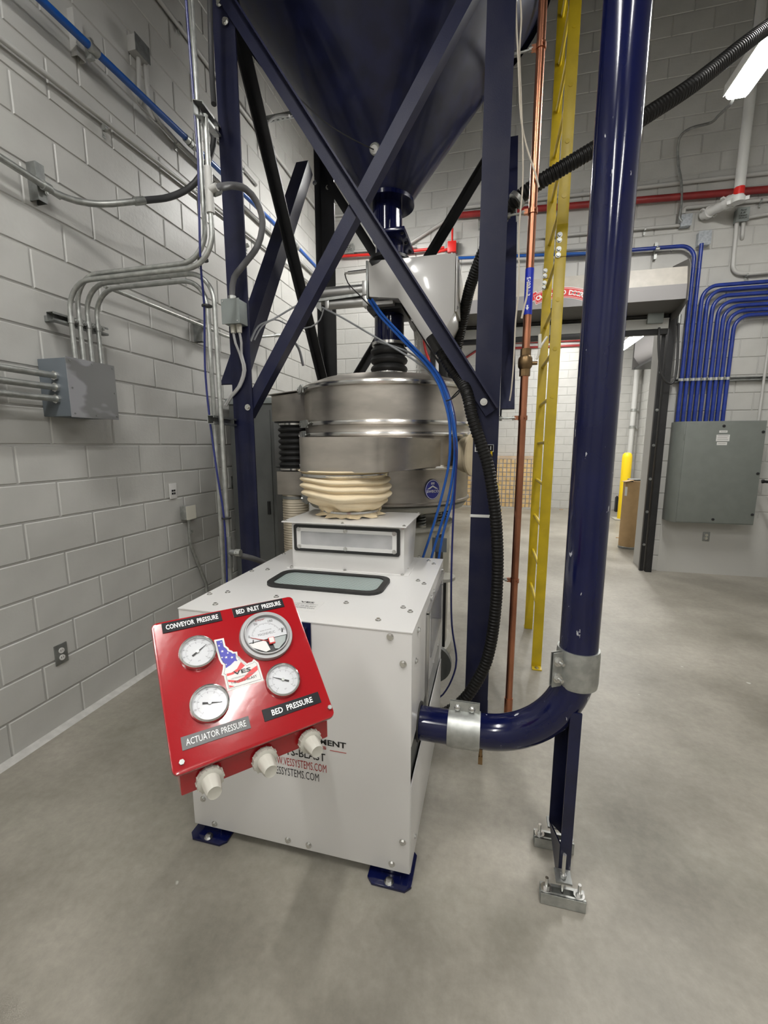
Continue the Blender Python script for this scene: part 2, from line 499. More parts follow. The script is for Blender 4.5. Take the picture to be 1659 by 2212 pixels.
def blockwork(parent, frame, u0, u1, z0, z1, phase, holes=(), limit=300):
    """running bond of painted blocks. frame(u, d, z) -> world; u along wall, d in front of the wall plane"""
    cells = []
    r = int(round(z0/CH))
    while r*CH < z1 - 0.02:
        za, zb = max(z0, r*CH), min(z1, (r+1)*CH)
        k = math.floor((u0 - phase)/CW) - 1
        while True:
            ua = phase + k*CW + (r % 2)*CW/2; ub = ua + CW; k += 1
            if ua >= u1: break
            a, b = max(ua, u0), min(ub, u1)
            if b - a < 0.03: continue
            segs = [(a, b)]
            for (h0, h1, hz0, hz1) in holes:
                if za < hz1 - 0.05 and zb > hz0 + 0.05:
                    ns = []
                    for (p, q) in segs:
                        if q <= h0 or p >= h1: ns.append((p, q)); continue
                        if p < h0: ns.append((p, h0))
                        if q > h1: ns.append((h1, q))
                    segs = ns
            for (p, q) in segs:
                if q - p > 0.03: cells.append((p, q, za, zb))
        r += 1
    rank = []
    for c in cells:
        w = frame((c[0]+c[1])/2, 0, (c[2]+c[3])/2)
        ok, dep = seen(w)
        rank.append(((0 if ok else 1), dep, c))
    rank.sort(key=lambda t: (t[0], t[1]))
    singles = [t[2] for t in rank[:limit] if t[0] == 0]
    rest = [t[2] for t in rank if t[2] not in set(singles)]
    o0, ux, uz = frame(0,0,0), frame(1,0,0)-frame(0,0,0), Vector((0,0,1))
    nrm = frame(0,1,0)-frame(0,0,0)
    R = Matrix((ux, -nrm, uz)).transposed().to_4x4()
    for (a, b, za, zb) in singles:
        key = (round(b-a, 3), round(zb-za, 3))
        if key not in BM: BM[key] = block_mesh(b-a, zb-za)
        o = bpy.data.objects.new('block', BM[key]); COL.objects.link(o); o.parent = parent
        o.matrix_local = Matrix.Translation(frame(a, JD*0.5 + random.uniform(0, 0.0012), za)) @ R
        ORG[o.name] = Vector((0,0,0))
    if rest:
        mb = MB(); g = JT/2; bb = 0.0045
        for (a, b, za, zb) in rest:
            if b-a < 2*g+3*bb: continue
            d = JD*0.5
            fr = [frame(x, d, z) for x, z in ((a+g+bb,za+g+bb),(b-g-bb,za+g+bb),(b-g-bb,zb-g-bb),(a+g+bb,zb-g-bb))]
            bk = [frame(x, d-JD, z) for x, z in ((a+g,za+g),(b-g,za+g),(b-g,zb-g),(a+g,zb-g))]
            mb.add(fr+bk, [(0,1,2,3)] + [(i, i+4, (i+1) % 4 + 4, (i+1) % 4) for i in range(4)])
        mb.build('remaining_blocks', 'block', parent, smooth=0, kind='stuff', recalc=False)

T = 0.25
wl = struct(MB().box(-T, -JD, RY0-T, RY1, 0, RZ), 'wall_left', 'joint')
blockwork(wl, lambda u, d, z: Vector((-JD*0.5+d, u, z)), 0.2, RY1, 0, 6.1, 1.690-CW/2 + 0.0)
wb = struct(MB().box(0, DX0, RY1+JD, RY1+0.40, 0, RZ).box(DX1, RX1+T, RY1+JD, RY1+0.40, 0, RZ)
            .box(DX0, DX1, RY1+JD, RY1+0.40, DZ, RZ), 'wall_back', 'joint')
blockwork(wb, lambda u, d, z: Vector((u, RY1+JD*0.5-d, z)), 0.0, RX1, 0, 7.1, 0.08, holes=((DX0, DX1, -1, DZ),), limit=290)
wr = struct(MB().box(RX1+JD, RX1+T, RY0-T, RY1+JD, 0, RZ), 'wall_right', 'joint')
blockwork(wr, lambda u, d, z: Vector((RX1+JD*0.5-d, -u, z)), -RY1, -3.2, 0, 3.25, 0.1, limit=120)
struct(MB().box(-T, RX1+T, RY0-T, RY0, 0, RZ), 'wall_front', 'plain')
wf = struct(MB().box(-T, 6.2, FY+JD, FY+0.2, 0, RZ), 'wall_far', 'joint')
blockwork(wf, lambda u, d, z: Vector((u, FY+JD*0.5-d, z)), 1.2, 5.82, 0, 4.07, 0.1, limit=160)
wfr = struct(MB().box(5.82+JD, 6.2, RY1+0.4, FY+0.2, 0, RZ), 'wall_far_right', 'joint')
blockwork(wfr, lambda u, d, z: Vector((5.82+JD*0.5-d, -u, z)), -FY, -RY1-0.42, 0, 3.05, 0.1, limit=60)
struct(MB().box(-T, -0.05, RY1+0.4, FY+0.2, 0, RZ), 'wall_far_left', 'plain')
struct(MB().prism([(0.0,0.2,0.0),(0.045,0.2,0.0),(0.0,0.2,0.018)], (0,5.9,0)), 'baseboard_left', 'seal')
struct(MB().box(4.53, 5.78, 6.0965, 6.101, 0.0, 0.74), 'trim_1', 'plain')

# ------------------------------------------------------------------ ceiling lamps (the room's light)
def lamp(x, y0, y1, z, label, group='long sealed ceiling lamps', w=0.13, drop=0.022):
    t = thing('linear_lamp', label, 'lamp', (x, (y0+y1)/2, z), group)
    prof = [(w/2, 0.0), (w*0.46, -drop*0.6), (w*0.34, -drop), (-w*0.34, -drop), (-w*0.46, -drop*0.6), (-w/2, 0.0)]
    MB().prism([(x+a, y0+0.02, z+b) for a, b in prof], (0, y1-y0-0.04, 0)).build('lens', 'lens', t)
    MB().box(x-w*0.54, x+w*0.54, y0, y1, z+0.002, z+0.07).build('housing', 'lampbody', t, bevel=0.01)
    for sx in (-1, 1):
        MB().box(x+sx*(w*0.52)-0.003, x+sx*(w*0.52)+0.003, y0, y1, z-0.012, z+0.01).build('side_lip', 'lampbody', t)
    for yy in (y0+0.15, y1-0.15):
        MB().cyl((x, yy, z+0.06), (x, yy, RZ), 0.004, 6).build('hanger_wire', 'galv', t)
    return t
lamp(4.185, 3.1, 4.5, 4.43, 'bright sealed ceiling lamp at the upper right edge, cord hanging from its end', w=0.17, drop=0.05)
lamp(3.2, -0.7, 0.7, 4.43, 'sealed ceiling lamp high above the camera on the right')
lamp(1.15, 4.33, 5.35, 4.43, 'sealed ceiling lamp hidden behind the blue hopper by the left wall', w=0.17, drop=0.05)
lamp(1.25, -0.6, 0.8, 4.43, 'sealed ceiling lamp high above the camera on the left')
lamp(1.45, -3.2, -1.8, 4.43, 'sealed ceiling lamp behind the camera on the left')
lamp(4.185, -3.2, -1.8, 4.43, 'sealed ceiling lamp behind the camera on the right')

# ------------------------------------------------------------------ generic conduit / strap / bolts
def strap(parent, p, d, r, wall, m='galv', name='strap'):
    """one-hole strap round a conduit at p (axis d), tab lying toward the wall direction"""
    p = V3(p); d = V3(d).normalized(); w = V3(wall).normalized(); s = d.cross(w).normalized()
    b = MB().cyl(p-d*0.010, p+d*0.010, r+0.003, 12)
    c = p + s*(-(r+0.018)) + w*(r-0.004)
    b.obb(c, d*0.010, s*0.02, w*0.003).bolt(c - w*0.002 - s*0.006, -w, 0.005, False)
    return b.build(name, m, parent)
def conduit(name, label, pts, r, m, bend=0.12, group=None, straps=(), wall=(-1,0,0), cat='conduit', n=10):
    p = fillet(pts, bend)
    t = thing(name, label, cat, tuple(p[0]), group)
    MB().tube(p, r, n).build('pipe', m, t)
    for q, d in straps: strap(t, q, d, r, wall)
    return t
def bolt_parts(parent, pts, n, r=0.009, m='zinc', name='bolt', washer=True):
    for p in pts: MB().bolt(p, n, r, washer).build(name, m, parent)
def strut_channel(a, b, w, t, wdir, m='galvdark'):
    """slotted U channel: back plate and two lips"""
    a, b = V3(a), V3(b); d = (b-a).normalized(); wd = V3(wdir); wd = (wd - d*wd.dot(d)).normalized(); n = d.cross(wd)
    mb = MB()
    mb.beam(a - n*(t/2), b - n*(t/2), w, 0.003, wd)
    for s in (-1, 1):
        mb.beam(a + wd*(s*(w/2)), b + wd*(s*(w/2)), 0.003, t, wd)
        mb.beam(a + wd*(s*(w/2-0.005)) + n*(t/2), b + wd*(s*(w/2-0.005)) + n*(t/2), 0.010, 0.003, wd)
    return mb
def line(name, pts, r, m, label, cat, group=None, step=0.04):
    return tag(MB().tube(smooth_path(pts, step), r, 8).build(name, m), label, cat, group)
YD = (0,1,0)
# painted conduits along the left wall
conduit('painted_conduit', 'wall-coloured conduit sloping across the left wall just above the clamped grey conduit',
        ext([(0.03,1.85,3.534), (0.03,3.234,3.594)], 1.2, 2.6), 0.014, 'paintedpipe', group=None,
        straps=[((0.03,2.421,3.516), YD), ((0.03,4.005,3.518), YD)])
conduit('painted_conduit', 'highest wall-coloured conduit on the left wall, passing behind the hopper legs',
        ext([(0.03,2.99,4.66), (0.03,4.32,4.672)], 1.0, 1.6), 0.016, 'paintedpipe', straps=[((0.03,3.193,4.673), YD), ((0.03,4.604,4.706), YD)])
t = conduit('painted_conduit', 'wall-coloured conduit dropping from the high square box and turning along the left wall',
        [(0.03,2.807,4.162), (0.03,2.811,3.87)] + ext([(0.03,3.075,3.837), (0.03,3.947,3.837)], 0, 2.6), 0.016, 'paintedpipe', 0.18,
        straps=[((0.03,3.074,3.834), YD), ((0.03,4.636,3.838), YD)])
conduit('painted_conduit', 'short wall-coloured conduit under the square box ending in the wall behind the blue pipe',
        [(0.03,2.75,4.14), (0.03,2.728,3.877), (-0.01,2.772,3.895)], 0.014, 'paintedpipe', 0.03)
jb = thing('junction_box', 'wall-coloured square box with bare cover high on the left wall', 'box', (0.0,2.764,4.228))
b0, b1 = (0.07,2.691,4.221), (0.07,2.806,4.111)
MB().box(0.001, 0.065, b0[1], b1[1], b1[2]+0.02, b0[2]).build('body', 'paintedpipe', jb, bevel=0.004)
MB().box(0.065, 0.070, b0[1]-0.004, b1[1]+0.004, b1[2]+0.016, b0[2]+0.004).build('cover', 'galvdark', jb)
# blue compressed air pipe on the left wall
bp = thing('air_pipe', 'blue air pipe running along the left wall past the hopper frame', 'pipe', (0.1,2.285,3.834))
pa = ext([(0.1,2.285,3.834), (0.1,3.104,3.863)], 2.0, 0.0)
MB().tube(pa, 0.021, 12).build('pipe', 'bluepipe', bp)
pb = ext([(0.1,3.177,3.863), (0.1,4.918,3.902)], 0, 0.0)
MB().tube(pb, 0.021, 12).build('pipe', 'bluepipe', bp)
pc = ext([(0.1,4.954,3.897), (0.1,5.307,3.89)], 0, 0.55)
MB().tube(pc, 0.021, 12).build('pipe', 'bluepipe', bp)
for a, c in (((0.1,3.079,3.859), (0.1,3.187,3.86)), ((0.1,4.87,3.901), (0.1,5.003,3.893))):
    q0, q1 = V3(a), V3(c); dd = (q1-q0)/3
    MB().cyl(q0, q0+dd*0.9, 0.027, 12).cyl(q0+dd*1.1, q0+dd*1.9, 0.029, 8).cyl(q0+dd*2.1, q1, 0.027, 12).build('coupling', 'galv', bp)
cl = V3((0.1,2.314,3.834))
MB().cyl(cl-Vector((0,0.03,0)), cl+Vector((0,0.03,0)), 0.027, 12).box(0.06, 0.1, cl.y-0.012, cl.y+0.012, cl.z-0.05, cl.z+0.05).build('clamp', 'galv', bp)
c0 = V3((0.06,2.309,3.878))
tag(strut_channel((0.022, c0.y-0.02, c0.z-0.10), (0.022, c0.y-0.02, c0.z+0.13), 0.05, 0.042, (0,1,0)).build('strut_channel', 'paintedpipe'),
    'short painted strut channel carrying the blue pipe near the top left corner', 'bracket')

# clamped grey conduit with flexible tail
e5 = thing('conduit', 'grey conduit on a strut at the left edge ending in a dark flexible tail', 'conduit', (0.1,1.883,2.929))
p5 = [V3(p) for p in ext([(0.085,1.739,2.956), (0.085,1.908,2.946)], 1.2, 0)] + [V3(p) for p in ((0.09,1.993,2.937), (0.12,2.091,2.942), (0.18,2.182,2.963), (0.25,2.265,3.002), (0.3,2.345,3.046))]
MB().tube(smooth_path(p5, 0.05), 0.017, 12).build('pipe', 'galv', e5)
MB().cyl((0.29,2.32,3.032), (0.315,2.372,3.06), 0.022, 10).build('connector', 'galv', e5)
MB().tube(smooth_path([(0.31,2.371,3.06), (0.37,2.518,3.144), (0.45,2.618,3.241), (0.52,2.65,3.329), (0.55,2.718,3.482), (0.565,2.734,3.569), (0.565,2.716,3.632)], 0.03), 0.019, 12).build('flexible_tail', 'darkflex', e5)
c0 = V3((0.05,1.951,2.965))
tag(strut_channel((0.030, c0.y, c0.z-0.09), (0.030, c0.y, c0.z+0.09), 0.045, 0.058, (0,1,0)).build('strut_channel', 'galvdark'),
    'short vertical strut channel carrying the clamped grey conduit at the left edge', 'bracket')
q = V3((0.085,1.954,2.943))
MB().cyl(q-Vector((0,0.02,0)), q+Vector((0,0.02,0)), 0.023, 12).bolt(q+Vector((0,0,-0.03)), (1,0,0), 0.007).build('clamp', 'galv', e5)

# pull box with wiped cover
px = thing('pull_box', 'blue-grey steel pull box with smeared grey cover on the left wall', 'box', (0.0, 2.0, 1.92))
MB().box(0.004, 0.197, 1.862, 2.150, 1.778, 2.078).build('body', 'bluegrey', px, bevel=0.003)
MB().box(0.197, 0.202, 1.857, 2.155, 1.773, 2.083).build('cover', 'wiped', px)
bolt_parts(px, [(0.202, y, z) for y, z in ((1.875,2.065),(2.006,2.068),(2.140,2.065),(1.875,1.925),(2.140,1.925),(1.875,1.792),(2.006,1.789),(2.140,1.792))], (1,0,0), 0.0045, 'galvdark', 'screw', False)
for k, (a, lab) in enumerate((((0.118,1.862,1.987), 'uppermost'), ((0.116,1.862,1.927), 'middle'), ((0.113,1.862,1.868), 'lowest'))):
    q = V3(a)
    c = thing('conduit', lab + ' of three thick conduits entering the left side of the pull box', 'conduit', a, 'conduits entering the pull box side')
    MB().tube([(q.x, -0.4, q.z), (q.x, q.y+0.004, q.z)], 0.0165, 14).build('pipe', 'galv', c)
    MB().cyl((q.x, q.y-0.014, q.z), (q.x, q.y, q.z), 0.024, 8).build('locknut', 'zinc', c)
    MB().cyl((q.x, 1.545, q.z), (q.x, 1.575, q.z), 0.020, 12).bolt((q.x+0.015, 1.56, q.z+0.015), (0.7,0,0.7), 0.007).build('clamp', 'galv', c)
qz = V3((0.116,1.862,1.927))
tag(strut_channel((0.045, 1.56, qz.z-0.14), (0.045, 1.56, qz.z+0.12), 0.042, 0.07, (0,1,0)).build('strut_channel', 'galvdark'),
    'vertical strut channel behind the three conduits at the left edge', 'bracket')

# four conduits rising from the pull box, turning away from the wall
FZ = 2.083
def riser(label, y, ztop, xv, up, m='galv'):
    pts = [(0.115, y, FZ-0.01), (0.115, y, ztop), (xv, y, ztop), (xv, y, up)]
    t = conduit('conduit', label, pts, 0.0127, m, [0.15, 0.15], 'four conduits rising from the pull box')
    MB().cyl((0.115, y, FZ-0.002), (0.115, y, FZ+0.012), 0.024, 8).build('locknut', 'zinc', t)
    z = 2.30 + (2.155-y)*0.0
    MB().cyl((0.115, y, z-0.018), (0.115, y, z+0.018), 0.0165, 12).bolt((0.125, y+0.022, z), (1,0,0), 0.008).build('clamp', 'galv', t)
    return t
r1 = riser('left conduit of the upward pair by the hopper leg, blue cable tied along it', 2.039, (0.532,2.039,2.54)[2], (0.945,2.039,2.987)[0], 5.6)
r2 = riser('right conduit of the upward pair by the hopper leg, with a tee fitting', 1.988, (0.576,1.988,2.493)[2], (1.017,1.988,2.947)[0], (1.022,1.988,3.144)[2])
r3 = riser('right conduit of the pair bending down to the floor, with a low tee fitting', 2.093, (0.478,2.093,2.513)[2], (0.937,2.093,2.208)[0], 0.0)
r4 = riser('left conduit of the pair bending down to the floor, without a tee', 2.155, (0.419,2.155,2.506)[2], (0.852,2.155,2.227)[0], 0.0)
tag(strut_channel((0.078, 1.90, 2.30), (0.078, 2.24, 2.30), 0.042, 0.042, (0,0,1)).box(0.0, 0.06, 1.93, 1.96, 2.285, 2.315).box(0.0, 0.06, 2.18, 2.21, 2.285, 2.315).build('strut_channel', 'galvdark'),
    'black horizontal strut channel holding four conduits above the pull box', 'bracket')
X2 = (1.017,1.988,2.947)[0]
zt = (1.009,1.988,2.826)[2]
MB().cyl((X2,1.988,zt-0.10), (X2,1.988,zt+0.10), 0.019, 14).cyl((X2,1.988,zt), (X2+0.045,1.985,zt+0.008), 0.018, 12).build('tee_fitting', 'paintedpipe', r2)
X3 = (0.937,2.093,2.208)[0]
zt3 = (0.906,2.093,1.021)[2]
MB().cyl((X3,2.093,zt3-0.09), (X3,2.093,zt3+0.09), 0.020, 14).cyl((X3,2.093,zt3), (X3+0.06,2.09,zt3), 0.018, 12).build('tee_fitting', 'galvdark', r3)
# brackets tying the conduits to the hopper leg
a, b = (1.023,1.93,3.135), (0.766,2.47,3.413)
tag(strut_channel(a, b, 0.05, 0.042, (0,0,1)).build('strut_channel', 'galvdark'), 'slotted strut bracket at the top of the hopper leg holding vertical conduits', 'bracket')
a, b = (0.924,2.02,1.759), (0.78,2.47,1.766)
tag(strut_channel(a, b, 0.042, 0.03, (0,0,1)).build('strut_channel', 'galvdark'), 'slotted strut bracket at mid height of the left hopper leg', 'bracket')
# thin blue cable tied along the risers
bc = [(0.959,1.98,3.606), (0.968,1.98,3.143), (0.971,1.98,2.949), (0.936,2.0,2.534), (0.899,2.06,2.339), (0.867,2.08,2.044), (0.874,2.08,1.79), (0.917,2.06,1.453), (0.942,2.06,1.222), (0.939,2.06,0.901), (0.928,2.06,0.735)]
t = thing('cable', 'thin dark blue cable tied along the vertical conduits by the left leg', 'cable', bc[0])
MB().tube(smooth_path(ext(bc, 0.5), 0.06), 0.0055, 8).build('cord', 'darkbluetube', t)
for q in (bc[3], bc[4], bc[8]):
    MB().cyl(V3(q)+Vector((0.008,0.01,-0.004)), V3(q)+Vector((0.008,0.01,0.004)), 0.026, 12).build('cable_tie', 'black', t)
# black flexible conduit dropping beside the top of the left leg
tag(MB().tube(smooth_path([(0.877,2.3,4.016), (0.868,2.3,3.815), (0.86,2.3,3.586), (0.895,2.25,3.385)], 0.05), 0.014, 10).build('flexible_conduit', 'darkflex'),
    'dark flexible conduit hanging beside the top of the left hopper leg', 'conduit')
# small junction box on the left leg, flexible loop, two cables
lb = thing('junction_box', 'small grey junction box mounted on the front of the left hopper leg', 'box', (0.849,2.4,2.411))
q0, q1 = (0.805,2.36,2.464), (0.916,2.36,2.332)
MB().box(q0[0], q1[0], 2.36, 2.448, q1[2], q0[2]).build('body', 'jbox', lb, bevel=0.004)
MB().box(q0[0]-0.003, q1[0]+0.003, 2.354, 2.36, q1[2]-0.003, q0[2]+0.003).build('cover', 'jbox', lb)
bolt_parts(lb, [(q0[0]+0.01, 2.354, q0[2]-0.01), (q1[0]-0.01, 2.354, q1[2]+0.01)], (0,-1,0), 0.004, 'zinc', 'screw', False)
for xx in (q0[0]+0.040, q0[0]+0.080):
    MB().cyl((xx, 2.40, q1[2]), (xx, 2.40, q1[2]-0.045), 0.018, 8, 0.015).build('cable_gland', 'ivory', lb)
fl = thing('flexible_conduit', 'grey flexible conduit looping from the tee over the leg into the small junction box', 'conduit', (1.028,2.0,2.827))
MB().tube(smooth_path([(X2+0.03,1.986,zt+0.005), (1.053,2.02,2.851), (1.036,2.15,2.929), (1.055,2.25,2.964), (1.081,2.32,2.931), (1.088,2.36,2.849), (1.042,2.38,2.743), (0.952,2.38,2.654), (0.875,2.39,2.59), (q0[0]+0.045, 2.40, q0[2]+0.05), (q0[0]+0.045, 2.40, q0[2])], 0.03), 0.0175, 12).build('hose', 'greyflex', fl)
MB().cyl((1.035,1.99,2.821), (1.045,2.02,2.844), 0.024, 8).build('connector', 'galv', fl)
MB().cyl((q0[0]+0.045,2.40,q0[2]), (q0[0]+0.045,2.40,q0[2]+0.03), 0.023, 8).build('connector', 'galv', fl)
for k, lab in ((0, 'left'), (1, 'right')):
    x0 = q0[0] + 0.040 + 0.040*k; dx = 0.012*k
    tag(MB().tube(smooth_path([(x0, 2.40, q1[2]-0.04), (x0+0.004, 2.41, q1[2]-0.10), V3((0.862,2.43,2.172))+Vector((dx,0,0)), V3((0.882,2.43,2.076))+Vector((dx,0,0)), V3((0.841,2.43,1.981))+Vector((dx,0,0)), V3((0.776,2.44,1.926))+Vector((dx,0,0)), V3((0.714,2.44,1.874))+Vector((dx,0.03,0))], 0.03), 0.0075, 8).build('cable', 'lightcable'),
        lab + ' of two pale cables hanging in a curve below the leg junction box', 'cable', 'cables below the leg junction box')
# grey flexible conduit leaving the low tee, and a perforated arm on the wall behind the brace
t = thing('flexible_conduit', 'grey flexible conduit running from the low tee to behind the white machine', 'conduit', (X3, 2.093, zt3))
MB().tube(smooth_path([(X3+0.05, 2.091, zt3), (0.995,2.12,0.998), (1.019,2.2,0.962), (1.014,2.35,0.889), (1.02,2.5,0.775), (1.032,2.6,0.63)], 0.03), 0.0165, 12).build('hose', 'greyflex', t)
MB().cyl((X3+0.045, 2.092, zt3), (X3+0.075, 2.094, zt3), 0.021, 8).build('connector', 'galv', t)
wa = V3((0.0,4.357,4.802))
t = thing('support_bracket', 'perforated grey strut arm standing off the left wall behind the front brace', 'bracket', tuple(wa))
MB().box(0.0, 0.52, wa.y-0.02, wa.y+0.02, wa.z-0.0205, wa.z+0.0205).build('arm', 'galvdark', t)
for k in range(9): MB().box(0.05+0.052*k, 0.075+0.052*k, wa.y-0.006, wa.y+0.006, wa.z-0.0215, wa.z-0.0203).build('slot', 'black', t)
MB().box(0.0, 0.008, wa.y-0.06, wa.y+0.06, wa.z-0.06, wa.z+0.06).build('foot_plate', 'galvdark', t)
ya_ = wa.y
line('cable', [(0.03, ya_-0.03, V3((0.03,4.372,4.651)).z-0.12), V3((0.06,4.349,4.694)), V3((0.15,4.26,4.692)), V3((0.28,4.152,4.657)), V3((0.4,4.062,4.597)), V3((0.5,4.013,4.546))], 0.011, 'lightcable', 'pale cable looping from the left wall onto the perforated strut arm', 'cable')
conduit('painted_conduit', 'short wall-coloured conduit beside the left hopper leg turning into the wall', ext([(0.03,3.948,4.179), (0.03,4.172,4.172)], 0.5, 0) + [(0.03,4.232,4.167), V3((0.03,4.24,4.163))+Vector((-0.03,0.0,0))], 0.014, 'paintedpipe', 0.02, straps=[((0.03,3.994,4.178), YD)])
# bright EMT conduit across the wall
em = thing('conduit', 'thin bright conduit sloping along the left wall from the risers to behind the leg', 'conduit', (0.09,2.291,2.558))
pe = [(0.09,2.253,2.564), (0.09,3.173,2.567), (0.09,3.557,2.57), (0.14,3.954,2.663), (0.2,4.284,2.754)]
MB().tube(smooth_path(pe, 0.08), 0.0125, 10).build('pipe', 'galv', em)
MB().cyl((0.18,4.2,2.731), (0.21,4.327,2.763), 0.018, 10).build('connector', 'galv', em)
MB().tube(smooth_path([(0.2,4.284,2.754), (0.28,4.333,2.728), (0.34,4.412,2.644), (0.38,4.429,2.465)], 0.04), 0.014, 10).build('flexible_tail', 'greyflex', em)
c0 = V3((0.07,3.184,2.532))
tag(strut_channel((0.038, c0.y, c0.z-0.08), (0.038, c0.y, c0.z+0.08), 0.042, 0.076, (0,1,0)).build('strut_channel', 'galvdark'),
    'short vertical strut channel behind the bright conduit and risers', 'bracket')
# wall plates
def wallplate(name, label, c, w, h, m, cat):
    t = thing(name, label, cat, (0.0, c[1], c[2]))
    MB().box(0.0, 0.007, c[1]-w/2, c[1]+w/2, c[2]-h/2, c[2]+h/2).build('plate', m, t, bevel=0.002)
    return t
c = (0.0,1.796,0.435)
t = wallplate('outlet', 'steel double power outlet low on the left wall', c, 0.075, 0.118, 'galvdark', 'outlet')
for s in (-1, 1):
    f = MB().cyl((0.006, c[1], c[2]+s*0.021), (0.012, c[1], c[2]+s*0.021), 0.016, 16).build('socket', 'stickerwhite', t)
    b = MB()
    for dy in (-0.006, 0.006): b.box(0.0115, 0.0126, c[1]+dy-0.0012, c[1]+dy+0.0012, c[2]+s*0.021-0.004, c[2]+s*0.021+0.006)
    b.build('slots', 'ink', f)
c = (0.0,2.792,1.274)
t = wallplate('data_plate', 'white network plate with four black ports on the left wall', c, 0.075, 0.118, 'stickerwhite', 'wall plate')
for dy in (-0.011, 0.011):
    for dz in (-0.018, 0.004):
        MB().box(0.006, 0.009, c[1]+dy-0.008, c[1]+dy+0.008, c[2]+dz-0.007, c[2]+dz+0.007).build('port', 'ink', t)
c = (0.0,3.597,1.274)
t = wallplate('light_switch', 'steel light switch on the left wall close to the hopper leg', c, 0.075, 0.118, 'galvdark', 'switch')
MB().obb((0.016, c[1], c[2]+0.004), (0.012,0,0.006), (0,0.007,0), (-0.003,0,0.008)).build('toggle', 'stickerwhite', t)
c = V3((0.06,2.908,1.092))
jb2 = thing('junction_box', 'small beige square box low on the left wall with a conduit below', 'box', (0, c.y, c.z))
MB().box(0.001, 0.058, c.y-0.055, c.y+0.055, c.z-0.055, c.z+0.055).build('body', 'galv', jb2, bevel=0.006)
MB().box(0.058, 0.062, c.y-0.055, c.y+0.055, c.z-0.055, c.z+0.055).build('cover', 'ivory', jb2)
conduit('conduit', 'thin bent conduit dropping from the small beige box behind the white machine',
        [(0.03, c.y+0.0, c.z-0.05), (0.03,2.908,0.832), (0.03,3.074,0.438), (0.03,3.065,0.156), (0.03,3.042,-0.133)], 0.013, 'galv', 0.14,
        straps=[((0.03,2.913,0.927), (0,0,1))])

# grey control cabinet behind the left leg
gc = thing('control_cabinet', 'tall dark grey control cabinet between the left wall and the hopper frame', 'cabinet', (0.27, 3.8, 0))
MB().box(0.06, 0.50, 3.50, 4.15, 0.0, 1.985).build('body', 'darkcabinet', gc, bevel=0.006)
MB().box(0.04, 0.515, 3.48, 4.17, 1.985, 2.035).build('top_lip', 'jbox', gc, bevel=0.004)
MB().box(0.09, 0.47, 3.488, 3.50, 0.08, 1.93).build('door', 'darkcabinet', gc, bevel=0.003)
MB().box(0.42, 0.445, 3.472, 3.49, 1.0, 1.12).build('handle', 'black', gc)

# ------------------------------------------------------------------ hopper on its braced frame
LX0, LX1, LY0, LY1 = 0.785, 2.405, 2.45, 4.0
HX, HY = 1.595, 3.225
hp = thing('hopper_stand', 'navy blue conical hopper on a cross-braced steel angle frame', 'hopper', (HX, HY, 0))
ZT = 5.6
LW = 0.135
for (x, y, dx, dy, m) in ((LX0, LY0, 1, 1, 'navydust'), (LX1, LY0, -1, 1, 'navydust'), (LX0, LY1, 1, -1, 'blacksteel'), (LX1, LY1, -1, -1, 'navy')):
    l = MB().angle((x, y, 0.012), (x, y, ZT), LW, 0.010, (dx,0,0), (0,dy,0)).build('leg', m, hp, recalc=True)
    MB().box(x-0.005 if dx > 0 else x-0.15, x+0.15 if dx > 0 else x+0.005, y-0.005 if dy > 0 else y-0.15, y+0.15 if dy > 0 else y+0.005, 0, 0.012).build('base_plate', 'navy', l)
def brace(a, b, face, flange, m='navydust', w=0.078, flip=1):
    """angle-iron brace: 'face' leg in the frame plane, 'flange' leg square to it"""
    a, b = V3(a), V3(b); d = (b-a).normalized(); fl = V3(flange)
    s = d.cross(fl).normalized()*flip
    o = s*(-w/2)
    return MB().angle(a+o, b+o, w, 0.009, s, fl).build('brace', m, hp, recalc=True)
# front pair
brace((0.86, LY0-0.012, 4.05), (2.365, LY0-0.012, 1.80), 0, (0,-1,0), 'navydust', 0.075, flip=1)
brace((0.855, LY0+0.012, 1.815), (2.36, LY0+0.012, 4.06), 0, (0,1,0), 'navydust', 0.072, flip=1)
# left pair
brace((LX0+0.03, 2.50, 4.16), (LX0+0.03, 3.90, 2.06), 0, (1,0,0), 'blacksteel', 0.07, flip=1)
brace((LX0-0.004, 2.54, 1.98), (LX0-0.004, 3.80, 3.97), 0, (-1,0,0), 'navydust', 0.11, flip=-1)
# rear pair
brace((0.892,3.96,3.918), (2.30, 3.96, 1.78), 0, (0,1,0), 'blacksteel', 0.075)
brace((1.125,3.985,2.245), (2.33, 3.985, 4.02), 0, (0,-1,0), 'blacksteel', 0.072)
# right pair
brace((LX1+0.004, 2.50, 1.80), (LX1+0.004, 3.92, 3.99), 0, (1,0,0), 'navydust', 0.075)
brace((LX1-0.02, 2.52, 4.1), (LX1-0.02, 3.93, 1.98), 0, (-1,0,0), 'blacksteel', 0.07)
bolt_parts(hp, [(0.84,2.438,4.007), (0.871,2.438,3.914), (0.887,2.448,1.857), (2.321,2.42,1.854)], (0,-1,0), 0.013)
bolt_parts(hp, [(0.866,3.98,3.899), (0.792,3.86,3.882)], (0,-1,0), 0.013)
CK, CR0, CZ0 = 1.38, 0.160, 3.30
CT = CZ0 + (1.03-CR0)*CK
MB().lathe((HX, HY, 0), [(CR0, CZ0), (0.4, CZ0+(0.4-CR0)*CK), (0.7, CZ0+(0.7-CR0)*CK), (1.03, CT)], 72, cap=False).build('cone', 'navy', hp)
MB().lathe((HX, HY, 0), [(1.03, CT), (1.03, 7.0), (0.0, 7.0)], 72, cap=False).build('cylinder', 'navy', hp)
